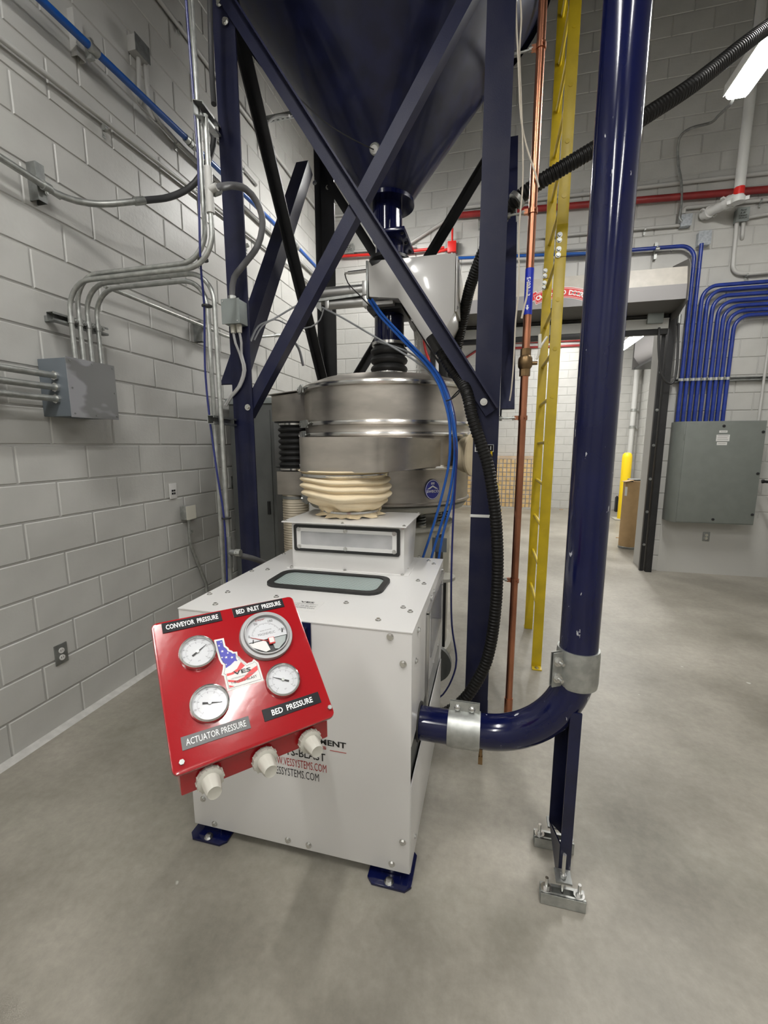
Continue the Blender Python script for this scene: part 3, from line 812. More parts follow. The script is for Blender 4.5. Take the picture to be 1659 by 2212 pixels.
MB().lathe((HX, HY, 0), [(1.06, CT-0.02), (1.06, CT+0.03), (1.03, CT+0.03)], 72, cap=False).build('joint_band', 'navy', hp)
MB().cyl((HX, HY, 3.285), (HX, HY, 3.31), 0.19, 40).build('outlet_flange', 'navygloss', hp)
MB().cyl((HX, HY, 3.064), (HX, HY, 3.29), 0.105, 32).build('outlet_pipe', 'navygloss', hp)
# level sensor cap on the cone with its thin wire
sp = V3((1.587,2.93,3.48))
nrm = Vector((0, -CK, -1)).normalized()
sd = MB().cyl(sp+nrm*-0.05, sp+nrm*0.03, 0.032, 20).build('level_sensor', 'galv', hp)
MB().cyl(sp+nrm*0.03, sp+nrm*0.045, 0.022, 16).build('sensor_cap', 'stickerwhite', sd)
wp = [sp+nrm*0.05, V3((1.473,2.8,3.473)), V3((1.325,2.72,3.54)), V3((1.153,2.62,3.674)), V3((1.035,2.55,3.806)), V3((0.955,2.5,3.917))]
MB().tube(smooth_path(wp, 0.06), 0.0035, 6).build('sensor_wire', 'black', hp)
# leg tag, yellow tag, white tape
lg = MB().box((2.281,2.44,1.631)[0], (2.382,2.44,1.591)[0], 2.444, 2.449, (2.385,2.44,1.588)[2], (2.383,2.44,1.628)[2]).build('name_tag', 'whiteink', hp)
q0, q1 = V3((2.287,2.44,1.626)), V3((2.38,2.44,1.592))
MB().box(q0.x, q1.x, 2.4425, 2.4441, q1.z, q0.z).build('tag_face', 'plateblack', lg)
text('lettering', 'S-1', ((2.354,2.44,1.608)[0], 2.4424, (q0.z+q1.z)/2), (1,0,0), (0,0,1), 0.020, 'whiteink', lg, bold=0.02)
q0, q1 = V3((2.327,2.44,1.598)), V3((2.376,2.44,1.563))
MB().box(q0.x, q1.x, 2.4435, 2.4487, q1.z, q0.z-0.006).build('warning_tag', 'tagyellow', hp)
q0, q1 = V3((2.258,2.44,1.236)), V3((2.376,2.44,1.22))
MB().box(LX1-LW-0.004, LX1+0.004, 2.444, 2.452, q1.z, q0.z).box(LX1+0.0, LX1+0.005, 2.444, 2.56, q1.z, q0.z).build('tape_band', 'whitetape', hp, bevel=0.002)

# ------------------------------------------------------------------ slide-gate valve between hopper and sifter
gv = thing('slide_gate_valve', 'white sheet-metal gate valve housing with twin cylinders under the hopper outlet', 'valve', (1.61, 3.225, 2.16))
MB().box(1.53, 1.755, 3.04, 3.42, 3.04, 3.065).build('mounting_plate', 'navygloss', gv, bevel=0.004)
bolt_parts(gv, [(x, y, 3.04) for x in (1.555, 1.73) for y in (3.08, 3.23, 3.38)], (0,0,-1), 0.010, 'black')
MB().cyl((1.61, 3.225, 2.83), (1.61, 3.225, 3.045), 0.100, 32).build('inlet_pipe', 'navygloss', gv)
MB().lathe((1.61, 3.225, 0), [(0.135, 2.845), (0.145, 2.86), (0.145, 2.88), (0.115, 2.90), (0.145, 2.92), (0.145, 2.94), (0.10, 2.955)], 36, cap=False).build('coupling_ring', 'black', gv)
poly = [(1.527,2.95,2.832),(2.105,2.95,2.828),(2.105,2.95,2.47),(1.985,2.95,2.262),(1.93,2.95,2.30),(1.735,2.95,2.585),(1.535,2.95,2.610)]
MB().prism(poly, (0,0.55,0)).build('housing', 'whitevalve', gv, bevel=0.004)
poly2 = [(2.108,2.965,2.815),(2.108,3.485,2.815),(2.108,3.485,2.53),(2.108,2.965,2.48)]
MB().prism(poly2, (0.012,0,0)).build('end_cover', 'whitevalve', gv, bevel=0.003)
bolt_parts(gv, [(2.12, 2.99, 2.51), (2.12, 2.99, 2.79)], (1,0,0), 0.007)
MB().box(1.515, 1.528, 2.945, 3.5, 2.60, 2.835).build('end_plate', 'galvdark', gv, bevel=0.002)
MB().prism([(1.535,2.947,2.832),(1.62,2.947,2.832),(1.60,2.947,2.815),(1.555,2.947,2.80)], (0,0.004,0)).build('label_patch', 'black', gv)
for k, (z, x0, r, lab) in enumerate(((2.70, 1.12, 0.040, 1), (2.62, 1.20, 0.032, 2))):
    MB().cyl((x0, 3.08, z), (1.52, 3.08, z), r, 24).build('air_cylinder', 'alu', gv)
    MB().box(x0-0.02, x0+0.01, 3.08-r*1.1, 3.08+r*1.1, z-r*1.1, z+r*1.1).build('cylinder_head', 'alu', gv, bevel=0.004)
    MB().box(1.46, 1.50, 3.08-r*1.15, 3.08+r*1.15, z-r*1.15, z+r*1.15).build('cylinder_head', 'alu', gv, bevel=0.004)
MB().prism([(1.10,3.04,2.655),(1.50,3.04,2.672),(1.50,3.04,2.655),(1.14,3.04,2.638)], (0,0.10,0)).build('tie_bar', 'galv', gv)
MB().prism([(1.07,3.05,2.64),(1.15,3.05,2.66),(1.15,3.05,2.57)], (0,0.02,0)).build('gusset', 'galv', gv)
MB().cyl((1.339,3.1,2.829), (1.476,3.1,2.832), 0.012, 12).cyl((1.315,3.1,2.828), (1.343,3.1,2.829), 0.007, 8).build('speed_valve', 'bright', gv)
MB().cyl((1.61,3.225,2.36), (1.61,3.225,2.60), 0.108, 36).build('outlet_pipe', 'navygloss', gv)
MB().box(1.49, 1.74, 3.05, 3.40, 2.555, 2.59).build('outlet_flange', 'black', gv, bevel=0.004)
MB().box(1.57, 1.69, 2.99, 3.05, 2.568, 2.59).build('gate_blade', 'whitevalve', gv)
prof = [(0.112,2.37),(0.128,2.365),(0.128,2.345),(0.112,2.34)]
MB().lathe((1.61,3.225,0), prof, 36, cap=False).build('hose_clamp', 'bright', gv)
bl = [(0.108, 2.35)]
for k in range(3):
    z = 2.335 - k*0.062
    bl += [(0.112, z), (0.132, z-0.016), (0.138, z-0.032), (0.132, z-0.048)]
bl += [(0.115, 2.15), (0.115, 2.12)]
MB().lathe((1.61,3.225,0), bl, 40, cap=False).build('rubber_bellows', 'rubber', gv)
MB().lathe((1.61,3.225,0), [(0.118,2.165),(0.121,2.160),(0.121,2.140),(0.118,2.135)], 36, cap=False).build('hose_clamp', 'bright', gv)
MB().cyl((1.735,3.2,2.345), (1.765,3.2,2.345), 0.016, 10).build('coupling_lug', 'black', gv)
# plumbing and wiring of the valve: blue tubes and grey cables
bt = [(1.557,2.9,2.573), (1.64,2.85,2.461), (1.743,2.8,2.351), (1.871,2.7,2.217), (1.978,2.62,2.108), (2.057,2.55,2.002), (2.114,2.48,1.88), (2.149,2.44,1.755)]
def off(ps, dx, dy=0.0, dz=0.0): return [V3(p)+Vector((dx,dy,dz)) for p in ps]
line('air_tube', off(bt, -0.012) + off([(2.159,2.42,1.628), (2.152,2.42,1.501), (2.114,2.42,1.317), (2.063,2.42,1.126), (2.016,2.42,0.972), (2.001,2.42,0.914)], -0.012), 0.0075, 'bluetube', 'leftmost blue air tube of the bundle from the gate valve to behind the machine', 'tube', 'blue air tubes')
line('air_tube', off(bt, 0.003, 0.012) + off([(2.171,2.43,1.628), (2.169,2.43,1.5), (2.142,2.43,1.316), (2.093,2.43,1.126), (2.053,2.43,0.971), (2.043,2.43,0.915)], 0.0), 0.0075, 'bluetube', 'middle blue air tube of the bundle from the gate valve to behind the machine', 'tube', 'blue air tubes')
line('air_tube', off(bt, 0.014, -0.008) + off([(2.183,2.41,1.628), (2.183,2.41,1.501), (2.167,2.41,1.319), (2.122,2.41,1.131), (2.099,2.41,0.98), (2.094,2.41,0.924)], 0.0), 0.0075, 'bluetube', 'rightmost blue air tube of the bundle from the gate valve to behind the machine', 'tube', 'blue air tubes')
line('cable', off(bt[4:], 0.022, 0.012) + [(2.178,2.4,1.628), (2.186,2.4,1.527), (2.176,2.4,1.216), (2.174,2.4,0.863), (2.184,2.4,0.582), (2.215,2.42,0.358), (2.188,2.45,0.209), (2.133,2.5,0.072), (2.078,2.55,-0.006)], 0.0055, 'darkbluetube', 'thin dark blue cable hanging from the tube bundle to the floor behind the machine', 'cable')
line('cable', [(1.185,2.98,2.576), (1.346,2.9,2.483), (1.539,2.85,2.364), (1.723,2.8,2.251), (1.903,2.72,2.132), (2.018,2.62,2.022), (2.089,2.54,1.918), (2.127,2.47,1.808), (2.148,2.44,1.705)], 0.006, 'cable', 'grey cable drooping from the twin cylinders into the blue tube bundle', 'cable')
line('cable', [(1.578,3.0,2.331), (1.72,2.88,2.268), (1.859,2.8,2.196), (1.967,2.68,2.095), (2.046,2.6,1.992), (2.107,2.5,1.862)], 0.006, 'cable', 'short grey cable joining the blue tube bundle beside the black bellows', 'cable')
line('cable', [(1.352,2.99,2.782), (1.388,2.95,2.707), (1.472,2.92,2.62), (1.557,2.9,2.532)], 0.004, 'black', 'thin black cable curling from the speed valve down to the tube bundle', 'cable')
line('cable', [(0.838,2.6,2.283), (0.842,2.7,2.401), (0.873,2.85,2.483), (0.931,2.95,2.561), (1.016,3.0,2.622), (1.089,3.05,2.679)], 0.0065, 'cable', 'grey cable rising from the left leg brace to the air cylinders', 'cable')
line('cable', [(0.853,2.62,2.295), (0.858,2.72,2.405), (0.88,2.85,2.482), (0.9,2.95,2.486), (0.975,3.0,2.456), (1.068,3.05,2.472), (1.141,3.05,2.518), (1.168,3.05,2.585)], 0.0055, 'cable', 'grey cable sagging between the left leg brace and the air cylinders', 'cable')
MBt = MB()
q = V3((2.135,2.47,1.894))
tag(MBt.tube(smooth_path([V3((2.116,2.46,1.868)), V3((2.148,2.42,1.873)), V3((2.186,2.4,1.899)), V3((2.192,2.42,1.921)), V3((2.173,2.44,1.909)), V3((2.144,2.46,1.882))], 0.02), 0.004, 6).build('cable_tie', 'black'), 'black tie wire holding the blue tubes to the black hose', 'tie')

# ------------------------------------------------------------------ vibrating sifter
SX, SY, SR = 1.595, 3.225, 0.615
sf = thing('vibrating_sifter', 'round stainless vibrating sifter with three stacked frames in the hopper frame', 'sifter', (SX, SY, 0))
def ring(name, prof, m, parent=sf, n=96, cap=False):
    return MB().lathe((SX, SY, 0), prof, n, cap=cap).build(name, m, parent, smooth=35)
ring('lid', [(SR, 2.005), (SR+0.012, 2.01), (SR+0.012, 2.03), (SR-0.01, 2.042), (SR-0.12, 2.085), (0.35, 2.108), (0.12, 2.112), (0.001, 2.112)], 'steel')
ring('upper_frame', [(SR+0.008, 2.006), (SR, 1.995), (SR, 1.785), (SR+0.008, 1.777)], 'steel')
ring('clamp_band', [(SR, 2.028), (SR+0.022, 2.022), (SR+0.026, 2.010), (SR+0.022, 1.998), (SR, 1.992)], 'bright')
ring('clamp_band', [(SR, 1.786), (SR+0.022, 1.780), (SR+0.026, 1.768), (SR+0.022, 1.756), (SR, 1.750)], 'bright')
ring('spacer_ring', [(SR+0.006, 1.762), (SR, 1.750), (SR, 1.712), (SR+0.006, 1.700)], 'steel')
ring('clamp_band', [(SR, 1.712), (SR+0.022, 1.706), (SR+0.026, 1.695), (SR+0.022, 1.684), (SR, 1.678)], 'bright')
ring('middle_frame', [(SR+0.006, 1.69), (SR, 1.68), (SR, 1.49), (SR+0.006, 1.48)], 'steel')
ring('clamp_band', [(SR, 1.494), (SR+0.022, 1.488), (SR+0.026, 1.478), (SR+0.022, 1.468), (SR, 1.462)], 'bright')
ring('lower_frame', [(SR+0.006, 1.47), (SR, 1.46), (SR, 1.255), (SR+0.012, 1.250), (SR+0.012, 1.235), (SR-0.02, 1.225)], 'steel')
ring('bottom_rim', [(SR-0.02, 1.226), (SR-0.005, 1.215), (SR-0.03, 1.180), (SR-0.14, 1.150), (SR-0.3, 1.12), (0.001, 1.12)], 'gauze')
# clamp latches at the left front
def latch(px_az, z, s=1.0):
    a = px_az; c = Vector((SX + (SR+0.03)*math.cos(a), SY + (SR+0.03)*math.sin(a), z)); rd = Vector((math.cos(a), math.sin(a), 0)); tn = Vector((-math.sin(a), math.cos(a), 0))
    b = MB().obb(c + tn*0.05, tn*0.045, rd*0.009, Vector((0,0,0.026))).obb(c - tn*0.035, tn*0.026, rd*0.012, Vector((0,0,0.024)))
    b.prism([c + tn*0.095 + Vector((0,0,0.026)), c + tn*0.16 + Vector((0,0,0.004)), c + tn*0.16 - Vector((0,0,0.004)), c + tn*0.095 - Vector((0,0,0.026))], rd*0.008)
    b.cyl(c - tn*0.06, c + tn*0.03, 0.007, 8)
    l = b.build('clamp_latch', 'galv', sf)
    MB().bolt(c - tn*0.035 + rd*0.010, rd, 0.011).build('bolt', 'zinc', l)
for a, z in ((math.radians(211), 2.01), (math.radians(218), 1.768), (math.radians(214), 1.695), (math.radians(213), 1.478), (math.radians(216), 1.238)):
    latch(a, z)
# front spout, tangential
zt_, zb_ = 1.664, 1.492
def arc2(cx, cy, r, a0, a1, n=6): return [(cx + r*math.cos(math.radians(a0+(a1-a0)*k/n)), cy + r*math.sin(math.radians(a0+(a1-a0)*k/n))) for k in range(n+1)]
sp2 = [(1.402, 2.66)] + arc2(1.502, 2.095, 0.10, 180, 270) + arc2(1.77, 2.105, 0.11, 270, 330) + [(2.06, 2.74), (1.9, 2.9), (1.5, 2.9)]
MB().prism([(x, y, zb_) for x, y in sp2], (0, 0, zt_-zb_)).build('front_spout', 'steel', sf, smooth=50)
MB().box(1.895, 1.925, 2.46, 2.475, zt_-0.002, zt_+0.006).build('spout_lug', 'alu', sf)
# upper-left and lower-left spouts
MB().prism([(0.76,2.99,1.80),(1.12,2.99,1.80),(1.12,2.99,2.02),(0.76,2.99,1.985)], (0,0.26,0)).build('upper_spout', 'steel', sf, bevel=0.004)
MB().prism([(0.74,2.97,1.99),(1.12,2.97,2.027),(1.12,2.97,2.033),(0.74,2.97,1.996)], (0,0.31,0)).build('spout_cover', 'steel', sf)
MB().box(0.775, 1.12, 3.0, 3.25, 1.245, 1.425).build('lower_spout', 'steel', sf, bevel=0.004)
# right outlet with cream gasket
MB().lathe((SX+SR-0.03, 2.98, 1.56), [(0.11,0.0),(0.118,0.02),(0.125,0.05),(0.14,0.065),(0.14,0.08),(0.12,0.085),(0.10,0.08)], 36, axis=(0.93,-0.36,0), cap=True).build('side_gasket', 'canvas', sf)
# badge on the lower frame
ba = math.atan2(-1, 0.62)
bc_ = V3((2.067,2.7,1.339))
bv = Vector((bc_.x-SX, bc_.y-SY, 0)).normalized(); btn = Vector((-bv.y, bv.x, 0))
bp0 = Vector((SX, SY, 0)) + bv*(SR+0.002) + Vector((0,0,(2.067,2.7,1.339)[2]))
bd = MB().prism([bp0 + btn*(0.058*math.cos(2*PI*k/32)) + Vector((0,0,0.066*math.sin(2*PI*k/32))) for k in range(32)], bv*0.004).build('badge', 'badge', sf)
MB().add([bp0+bv*0.0046 + btn*(rr*0.055*math.cos(2*PI*k/32)) + Vector((0,0,rr*0.063*math.sin(2*PI*k/32))) for rr in (1.0, 0.95) for k in range(32)],
         [(k, (k+1) % 32, 32+(k+1) % 32, 32+k) for k in range(32)]).build('badge_rim', 'whiteink', bd, smooth=0)
def bpt(u, v): return bp0 + bv*0.0048 + btn*(u*1.16) + Vector((0,0,v*1.16))
MB().add([bpt(-0.038,0.002), bpt(0.0,0.024), bpt(0.038,0.002), bpt(0.020,0.004), bpt(0.0,0.015), bpt(-0.020,0.004)], [(5,4,1,0),(4,3,2,1)]).build('badge_chevron', 'whiteink', bd, smooth=0)
b = MB()
for u in (-0.009, -0.0005, 0.008): b.add([bpt(u-0.0025,0.028), bpt(u+0.0025,0.028), bpt(u+0.0025,0.041), bpt(u-0.0025,0.041)], [(0,1,2,3)])
b.build('badge_bars', 'whiteink', bd, smooth=0)
text('badge_lettering', 'SWECO', bpt(0,-0.010), btn, (0,0,1), 0.018, 'whiteink', bd, width=0.094, bold=0.02)
# base drum, springs, motor
MB().lathe((SX, SY, 0), [(0.50,1.06),(0.52,1.055),(0.52,1.035),(0.49,1.03),(0.485,0.10),(0.52,0.09),(0.52,0.0)], 72, cap=False).build('base_drum', 'gauze', sf)
MB().lathe((SX, SY, 0), [(0.505,1.058),(0.30,1.058),(0.30,1.03)], 72, cap=False).build('base_shelf', 'gauze', sf)
for k in range(8):
    a = math.radians(250 + 22*k)
    c = Vector((SX + 0.455*math.cos(a), SY + 0.455*math.sin(a), 1.06))
    MB().tube([c + Vector((0.022*math.cos(2*PI*5*i/70), 0.022*math.sin(2*PI*5*i/70), 0.105*i/70)) for i in range(71)], 0.006, 6).build('spring', 'galvdark', sf)
    MB().cyl(c + Vector((0,0,-0.002)), c + Vector((0,0,0.012)), 0.028, 16).build('spring_seat', 'gauze', sf)
# dark motor opening, counterweight and guards seen at the right of the drum
MB().prism([(SX+0.487*math.cos(math.radians(a))+0.004, SY+0.487*math.sin(math.radians(a)), 0.80) for a in (-32,-28,-24,-20)] + [(SX+0.44*math.cos(math.radians(a)), SY+0.44*math.sin(math.radians(a)), 0.80) for a in (-20,-32)], (0,0,0.19)).build('drum_opening', 'black', sf)
a0 = math.radians(-62)
q0, q1 = V3((2.022,2.8,1.007)), V3((2.098,2.8,0.932))
MB().box(q0.x-0.01, q1.x+0.01, 2.775, 2.780, q1.z-0.01, q0.z+0.01).build('warning_panel', 'bluegrey', sf)
MB().cyl((2.088,2.72,0.757), V3((2.088,2.72,0.757))+Vector((0,0,0.02)), 0.085, 32).build('counterweight_plate', 'gauze', sf)
MB().box(2.095, 2.115, 2.72, 2.75, 0.28, 0.76).build('guard_bar', 'black', sf)
MB().cyl((2.04, 2.62, 0.20), (2.04, 2.66, 0.20), 0.13, 32).build('motor_end', 'darkcabinet', sf)
# black bellows on the left spout and cream hose below it
bk = thing('bellows_sleeve', 'black ribbed rubber bellows on the left side of the sifter', 'sleeve', (0.872, 3.12, 1.43))
pr_ = [(0.112, 1.80), (0.112, 1.775)]
for k in range(7):
    z = 1.762 - k*0.044
    pr_ += [(0.100, z), (0.116, z-0.012), (0.121, z-0.022), (0.116, z-0.032)]
pr_ += [(0.108, 1.445), (0.108, 1.43)]
MB().lathe((0.872, 3.12, 0), pr_, 40, cap=False).build('bellows', 'rubber', bk)
for z in (1.782, 1.440):
    MB().lathe((0.872, 3.12, 0), [(0.112, z+0.009), (0.117, z+0.007), (0.117, z-0.007), (0.112, z-0.009)], 36, cap=False).build('hose_clamp', 'bright', bk)
    MB().lathe((0.872, 3.12, 0), [(0.12, z+0.012), (0.145, z+0.012), (0.145, z+0.016), (0.12, z+0.016)], 36, cap=False).build('flange', 'black', bk)
ch = thing('cream_hose', 'cream ribbed hose hanging from the lower left sifter spout', 'hose', (0.875, 3.11, 0))
b = MB(); pp = [(0.102, 1.25), (0.102, 1.20)]
for k in range(60): z = 1.19 - k*0.0195; pp += [(0.100, z), (0.1045, z-0.009)]
b.lathe((0.875, 3.11, 0), pp + [(0.10, 0.0)], 32, cap=False).build('hose', 'creamhose', ch)
MB().lathe((0.875, 3.11, 0), [(0.104, 1.232), (0.109, 1.228), (0.109, 1.212), (0.104, 1.208)], 32, cap=False).build('hose_clamp', 'galvdark', ch)

# cream canvas sleeve between spout and machine inlet
cs = thing('canvas_sleeve', 'bunched cream canvas sleeve joining the sifter spout to the white machine', 'sleeve', (1.60, 2.215, 1.25))
CX_, CY_ = 1.602, 2.215
def sleeve_r(z, a):
    t = (1.488 - z)/(1.488 - 1.272)          # 0 top, 1 bottom
    base = 0.228 + 0.012*math.sin(PI*min(1, t*1.3)) - 0.085*max(0, (t-0.55)/0.45)**1.6
    front = 0.5 + 0.5*math.cos(a + PI/2 + 0.25)
    zz = t + 0.10*front*math.sin(PI*t) + 0.025*math.sin(2*a+0.7) + 0.015*math.sin(5*a)
    fold = 0.026*(abs(math.sin(PI*5.2*zz + 0.5 + 0.25*math.sin(2*a))) - 0.62) * min(1, t*9) * (1.0 - 0.35*front*max(0, t-0.45))
    crease = 0.034*math.exp(-((a+1.35)/0.35)**2)*math.exp(-((t-0.70)/0.16)**2) - 0.045*math.exp(-((a+1.85)/0.30)**2)*math.exp(-((t-0.80)/0.13)**2)
    ruff = 0.010*math.sin(11*a + 6*t)*max(0, t-0.6)*2
    return base + fold + crease + ruff
b = MB(); nr, na = 56, 110
vs = []
for i in range(nr+1):
    z = 1.488 - (1.488-1.272)*i/nr
    for k in range(na):
        a = -PI + 2*PI*k/na; r = sleeve_r(z, a)
        cx = CX_ + 0.032*(i/nr)**2
        vs.append((cx + r*math.cos(a), CY_ + r*math.sin(a), z))
b.add(vs, [(i*na+k, (i+1)*na+k, (i+1)*na+(k+1) % na, i*na+(k+1) % na) for i in range(nr) for k in range(na)])
b.build('sleeve', 'canvas', cs, smooth=180)
MB().lathe((CX_, CY_, 0), [(0.225,1.496),(0.246,1.497),(0.252,1.492),(0.246,1.487),(0.226,1.485)], 64, cap=False).build('hem', 'canvas', cs)
MB().lathe((CX_, CY_, 0), [(0.233,1.480),(0.238,1.478),(0.238,1.464),(0.233,1.462)], 64, cap=False).build('hose_clamp', 'bright', cs)
MB().lathe((CX_+0.032, CY_, 0), [(0.150,1.284),(0.156,1.282),(0.156,1.272),(0.150,1.270)], 48, cap=False).build('hose_clamp', 'bright', cs)
b = MB(); vs = []; nk = 80
for i, (r0, z) in enumerate(((0.148,1.276),(0.158,1.262),(0.175,1.253))):
    for k in range(nk):
        a = 2*PI*k/nk; f = (0.0, 0.004, 0.016)[i]
        vs.append((CX_+0.032+(r0+f*math.sin(9*a)+f*0.6*math.sin(23*a))*math.cos(a), CY_+(r0+f*math.sin(9*a)+f*0.6*math.sin(23*a))*math.sin(a), z+ (0.004*math.sin(13*a) if i else 0)))
b.add(vs, [(i*nk+k, (i+1)*nk+k, (i+1)*nk+(k+1) % nk, i*nk+(k+1) % nk) for i in range(2) for k in range(nk)])
b.build('skirt', 'canvas', cs, smooth=180)

# ------------------------------------------------------------------ white machine
X0, X1, Y0, Y1, Z0, Z1 = 1.210, 2.132, 1.345, 2.315, 0.045, 1.0
mc = thing('blast_media_machine', 'white box-shaped machine with bolted panels, viewing windows and blue feet', 'machine', ((X0+X1)/2, (Y0+Y1)/2, 0))
MB().box(X0, X1, Y0, Y0+0.004, Z0, Z1-0.001).build('front_panel', 'white', mc, bevel=0.0015)
MB().box(X0, X0+0.004, Y0+0.005, Y1, Z0, Z1-0.001).build('left_panel', 'white', mc)
MB().box(X0, X1, Y1-0.004, Y1, Z0, Z1-0.001).build('back_panel', 'white', mc)
zu, zl = (2.132,1.396,0.567)[2], (2.132,1.406,0.407)[2]
MB().box(X1-0.003, X1+0.001, Y0+0.006, Y1, zu, Z1-0.001).build('side_panel', 'white', mc, bevel=0.001)
MB().box(X1-0.003, X1+0.002, Y0+0.006, Y1, Z0, zl).build('side_panel', 'white', mc, bevel=0.001)
MB().box(X1-0.03, X1-0.012, Y0+0.006, Y1, zl-0.02, zu+0.02).build('side_recess', 'darkcabinet', mc)
MB().box(X0+0.05, X1-0.05, Y0+0.05, Y1-0.05, Z0+0.01, Z0+0.03).build('floor_pan', 'darkcabinet', mc)
wc = [V3(p) for p in ((1.392,1.684,1.0), (1.45,1.89,1.0), (1.946,1.89,1.0), (1.909,1.634,1.0))]
wx0, wx1 = 1.400, 1.935
wy0, wy1 = 1.655, 1.895
wcen = ((wx0+wx1)/2, (wy0+wy1)/2)
holed_plate([(X0-0.001,Y0-0.002,Z1),(X1+0.002,Y0-0.002,Z1),(X1+0.002,Y1,Z1),(X0-0.001,Y1,Z1)],
            rrect((wcen[0], wcen[1], Z1), (1,0,0), (0,1,0), wx1-wx0-0.03, wy1-wy0-0.03, 0.05), (0,0,-0.004), 'top_panel', 'white', mc)
holed_plate(rrect((wcen[0], wcen[1], Z1+0.012), (1,0,0), (0,1,0), wx1-wx0+0.01, wy1-wy0+0.01, 0.065),
            rrect((wcen[0], wcen[1], Z1+0.012), (1,0,0), (0,1,0), wx1-wx0-0.045, wy1-wy0-0.045, 0.045), (0,0,-0.013), 'window_gasket', 'rubber', mc)
gl = MB().prism(rrect((wcen[0], wcen[1], Z1+0.001), (1,0,0), (0,1,0), wx1-wx0-0.03, wy1-wy0-0.03, 0.05), (0,0,0.004)).build('window_glass', 'glass', mc, smooth=0)
b = MB(); sw, sh = wx1-wx0-0.05, wy1-wy0-0.05
for s in (-1, 1):
    k = -40
    while k < 41:
        c = k*0.017; k += 1
        pts = []
        # line v = s*u + c clipped to the window
        us = [-sw/2, sw/2]; cand = []
        for u in us:
            v = s*0.75*u + c
            if abs(v) <= sh/2: cand.append((u, v))
        for v in (-sh/2, sh/2):
            u = (v - c)/(s*0.75)
            if abs(u) < sw/2: cand.append((u, v))
        if len(cand) >= 2:
            (u0, v0), (u1, v1) = cand[0], cand[1]
            b.tube([V3((wcen[0]+u0, wcen[1]+v0, Z1+0.0048)), V3((wcen[0]+u1, wcen[1]+v1, Z1+0.0048))], 0.0008, 4, cap=False)
b.build('wire_mesh', 'greyink', mc, smooth=0, kind='stuff')
MB().box(wx0-0.02, wx1+0.02, wy0-0.02, wy1+0.02, 0.80, 0.81).box(wx0-0.02, wx0-0.01, wy0-0.02, wy1+0.02, 0.80, Z1-0.005).box(wx0-0.02, wx1+0.02, wy1+0.01, wy1+0.02, 0.80, Z1-0.005).build('interior_tray', 'tray', mc)
# inlet hood
hood = [(1.395,1.968,1.0),(1.980,1.968,1.0),(1.980,2.235,1.0),(1.395,2.235,1.0),(1.395,1.968,1.242),(1.980,1.968,1.242),(1.980,2.325,1.242),(1.395,2.325,1.242)]
hd = MB().add(hood, [(0,3,2,1),(4,5,6,7),(0,1,5,4),(1,2,6,5),(2,3,7,6),(3,0,4,7)]).build('inlet_hood', 'white', mc, bevel=0.002)
MB().box(1.360, 1.998, 1.925, 2.345, 1.242, 1.248).build('hood_top', 'white', hd, bevel=0.0015)
MB().box(1.37, 2.005, 1.95, 2.255, 1.0, 1.004).build('hood_flange', 'white', hd, bevel=0.001)
hc = ((1.412+1.958)/2, 1.966, 1.160)
holed_plate(rrect(hc, (1,0,0), (0,0,1), 0.552, 0.136, 0.012), rrect(hc, (1,0,0), (0,0,1), 0.520, 0.106, 0.008), (0,-0.006,0), 'window_gasket', 'rubber', hd)
holed_plate(rrect((hc[0], 1.965, hc[2]), (1,0,0), (0,0,1), 0.524, 0.110, 0.008), rrect((hc[0], 1.965, hc[2]), (1,0,0), (0,0,1), 0.476, 0.070, 0.006), (0,-0.005,0), 'window_frame', 'white', hd)
MB().box(hc[0]-0.24, hc[0]+0.24, 1.9605, 1.9635, hc[2]-0.037, hc[2]+0.037).build('window_pane', 'acrylic', hd)
MB().box(hc[0]-0.24, hc[0]+0.24, 1.9638, 1.9665, hc[2]-0.037, hc[2]+0.037).build('window_backing', 'hoodmottle', hd)
bolt_parts(hd, [(hc[0]+sx*0.248, 1.960, hc[2]+sz*0.045) for sx in (-1,0,1) for sz in (-1,1)], (0,-1,0), 0.007)
bolt_parts(hd, [(1.375,1.94,1.248), (1.985,1.94,1.248), (1.99,2.33,1.248), (1.68,1.937,1.248)], (0,0,1), 0.006)
bolt_parts(hd, [(1.68,1.968,1.235), (1.973,1.968,1.232)], (0,-1,0), 0.005)
bolt_parts(mc, [(1.227,1.851,1.0), (1.291,1.892,1.0), (1.224,2.201,1.0), (1.233,1.507,1.0), (1.294,1.546,1.0), (1.329,1.41,1.0), (1.997,2.317,1.0), (2.061,2.253,1.0), (2.096,2.195,1.0), (2.061,1.897,1.0), (2.095,1.858,1.0), (2.059,1.555,1.0), (2.093,1.52,1.0), (1.995,1.416,1.0), (1.828,1.549,1.0), (1.524,1.544,1.0)], (0,0,1), 0.0075)
bolt_parts(hd, [(1.394,1.954,1.004), (1.679,1.965,1.004), (1.974,1.959,1.004), (1.975,2.072,1.004)], (0,0,1), 0.0065)
bolt_parts(mc, [(2.056,1.345,0.977), (2.102,1.345,0.883), (1.26,1.345,0.173), (1.307,1.345,0.065), (1.64,1.345,0.071), (1.729,1.345,0.07), (2.105,1.345,0.178), (2.064,1.345,0.074)], (0,-1,0), 0.0085)
bolt_parts(mc, [(2.134,1.458,0.961), (2.134,1.414,0.863), (2.134,1.744,0.893), (2.134,1.907,0.953), (2.134,1.81,0.957), (2.134,2.262,0.953), (2.134,2.11,0.59), (2.134,1.923,0.592), (2.134,1.734,0.604), (2.134,2.254,0.877), (2.134,1.444,0.113), (2.134,1.497,-0.014), (2.134,1.868,-0.034), (2.134,1.993,-0.052)], (1,0,0), 0.0075)
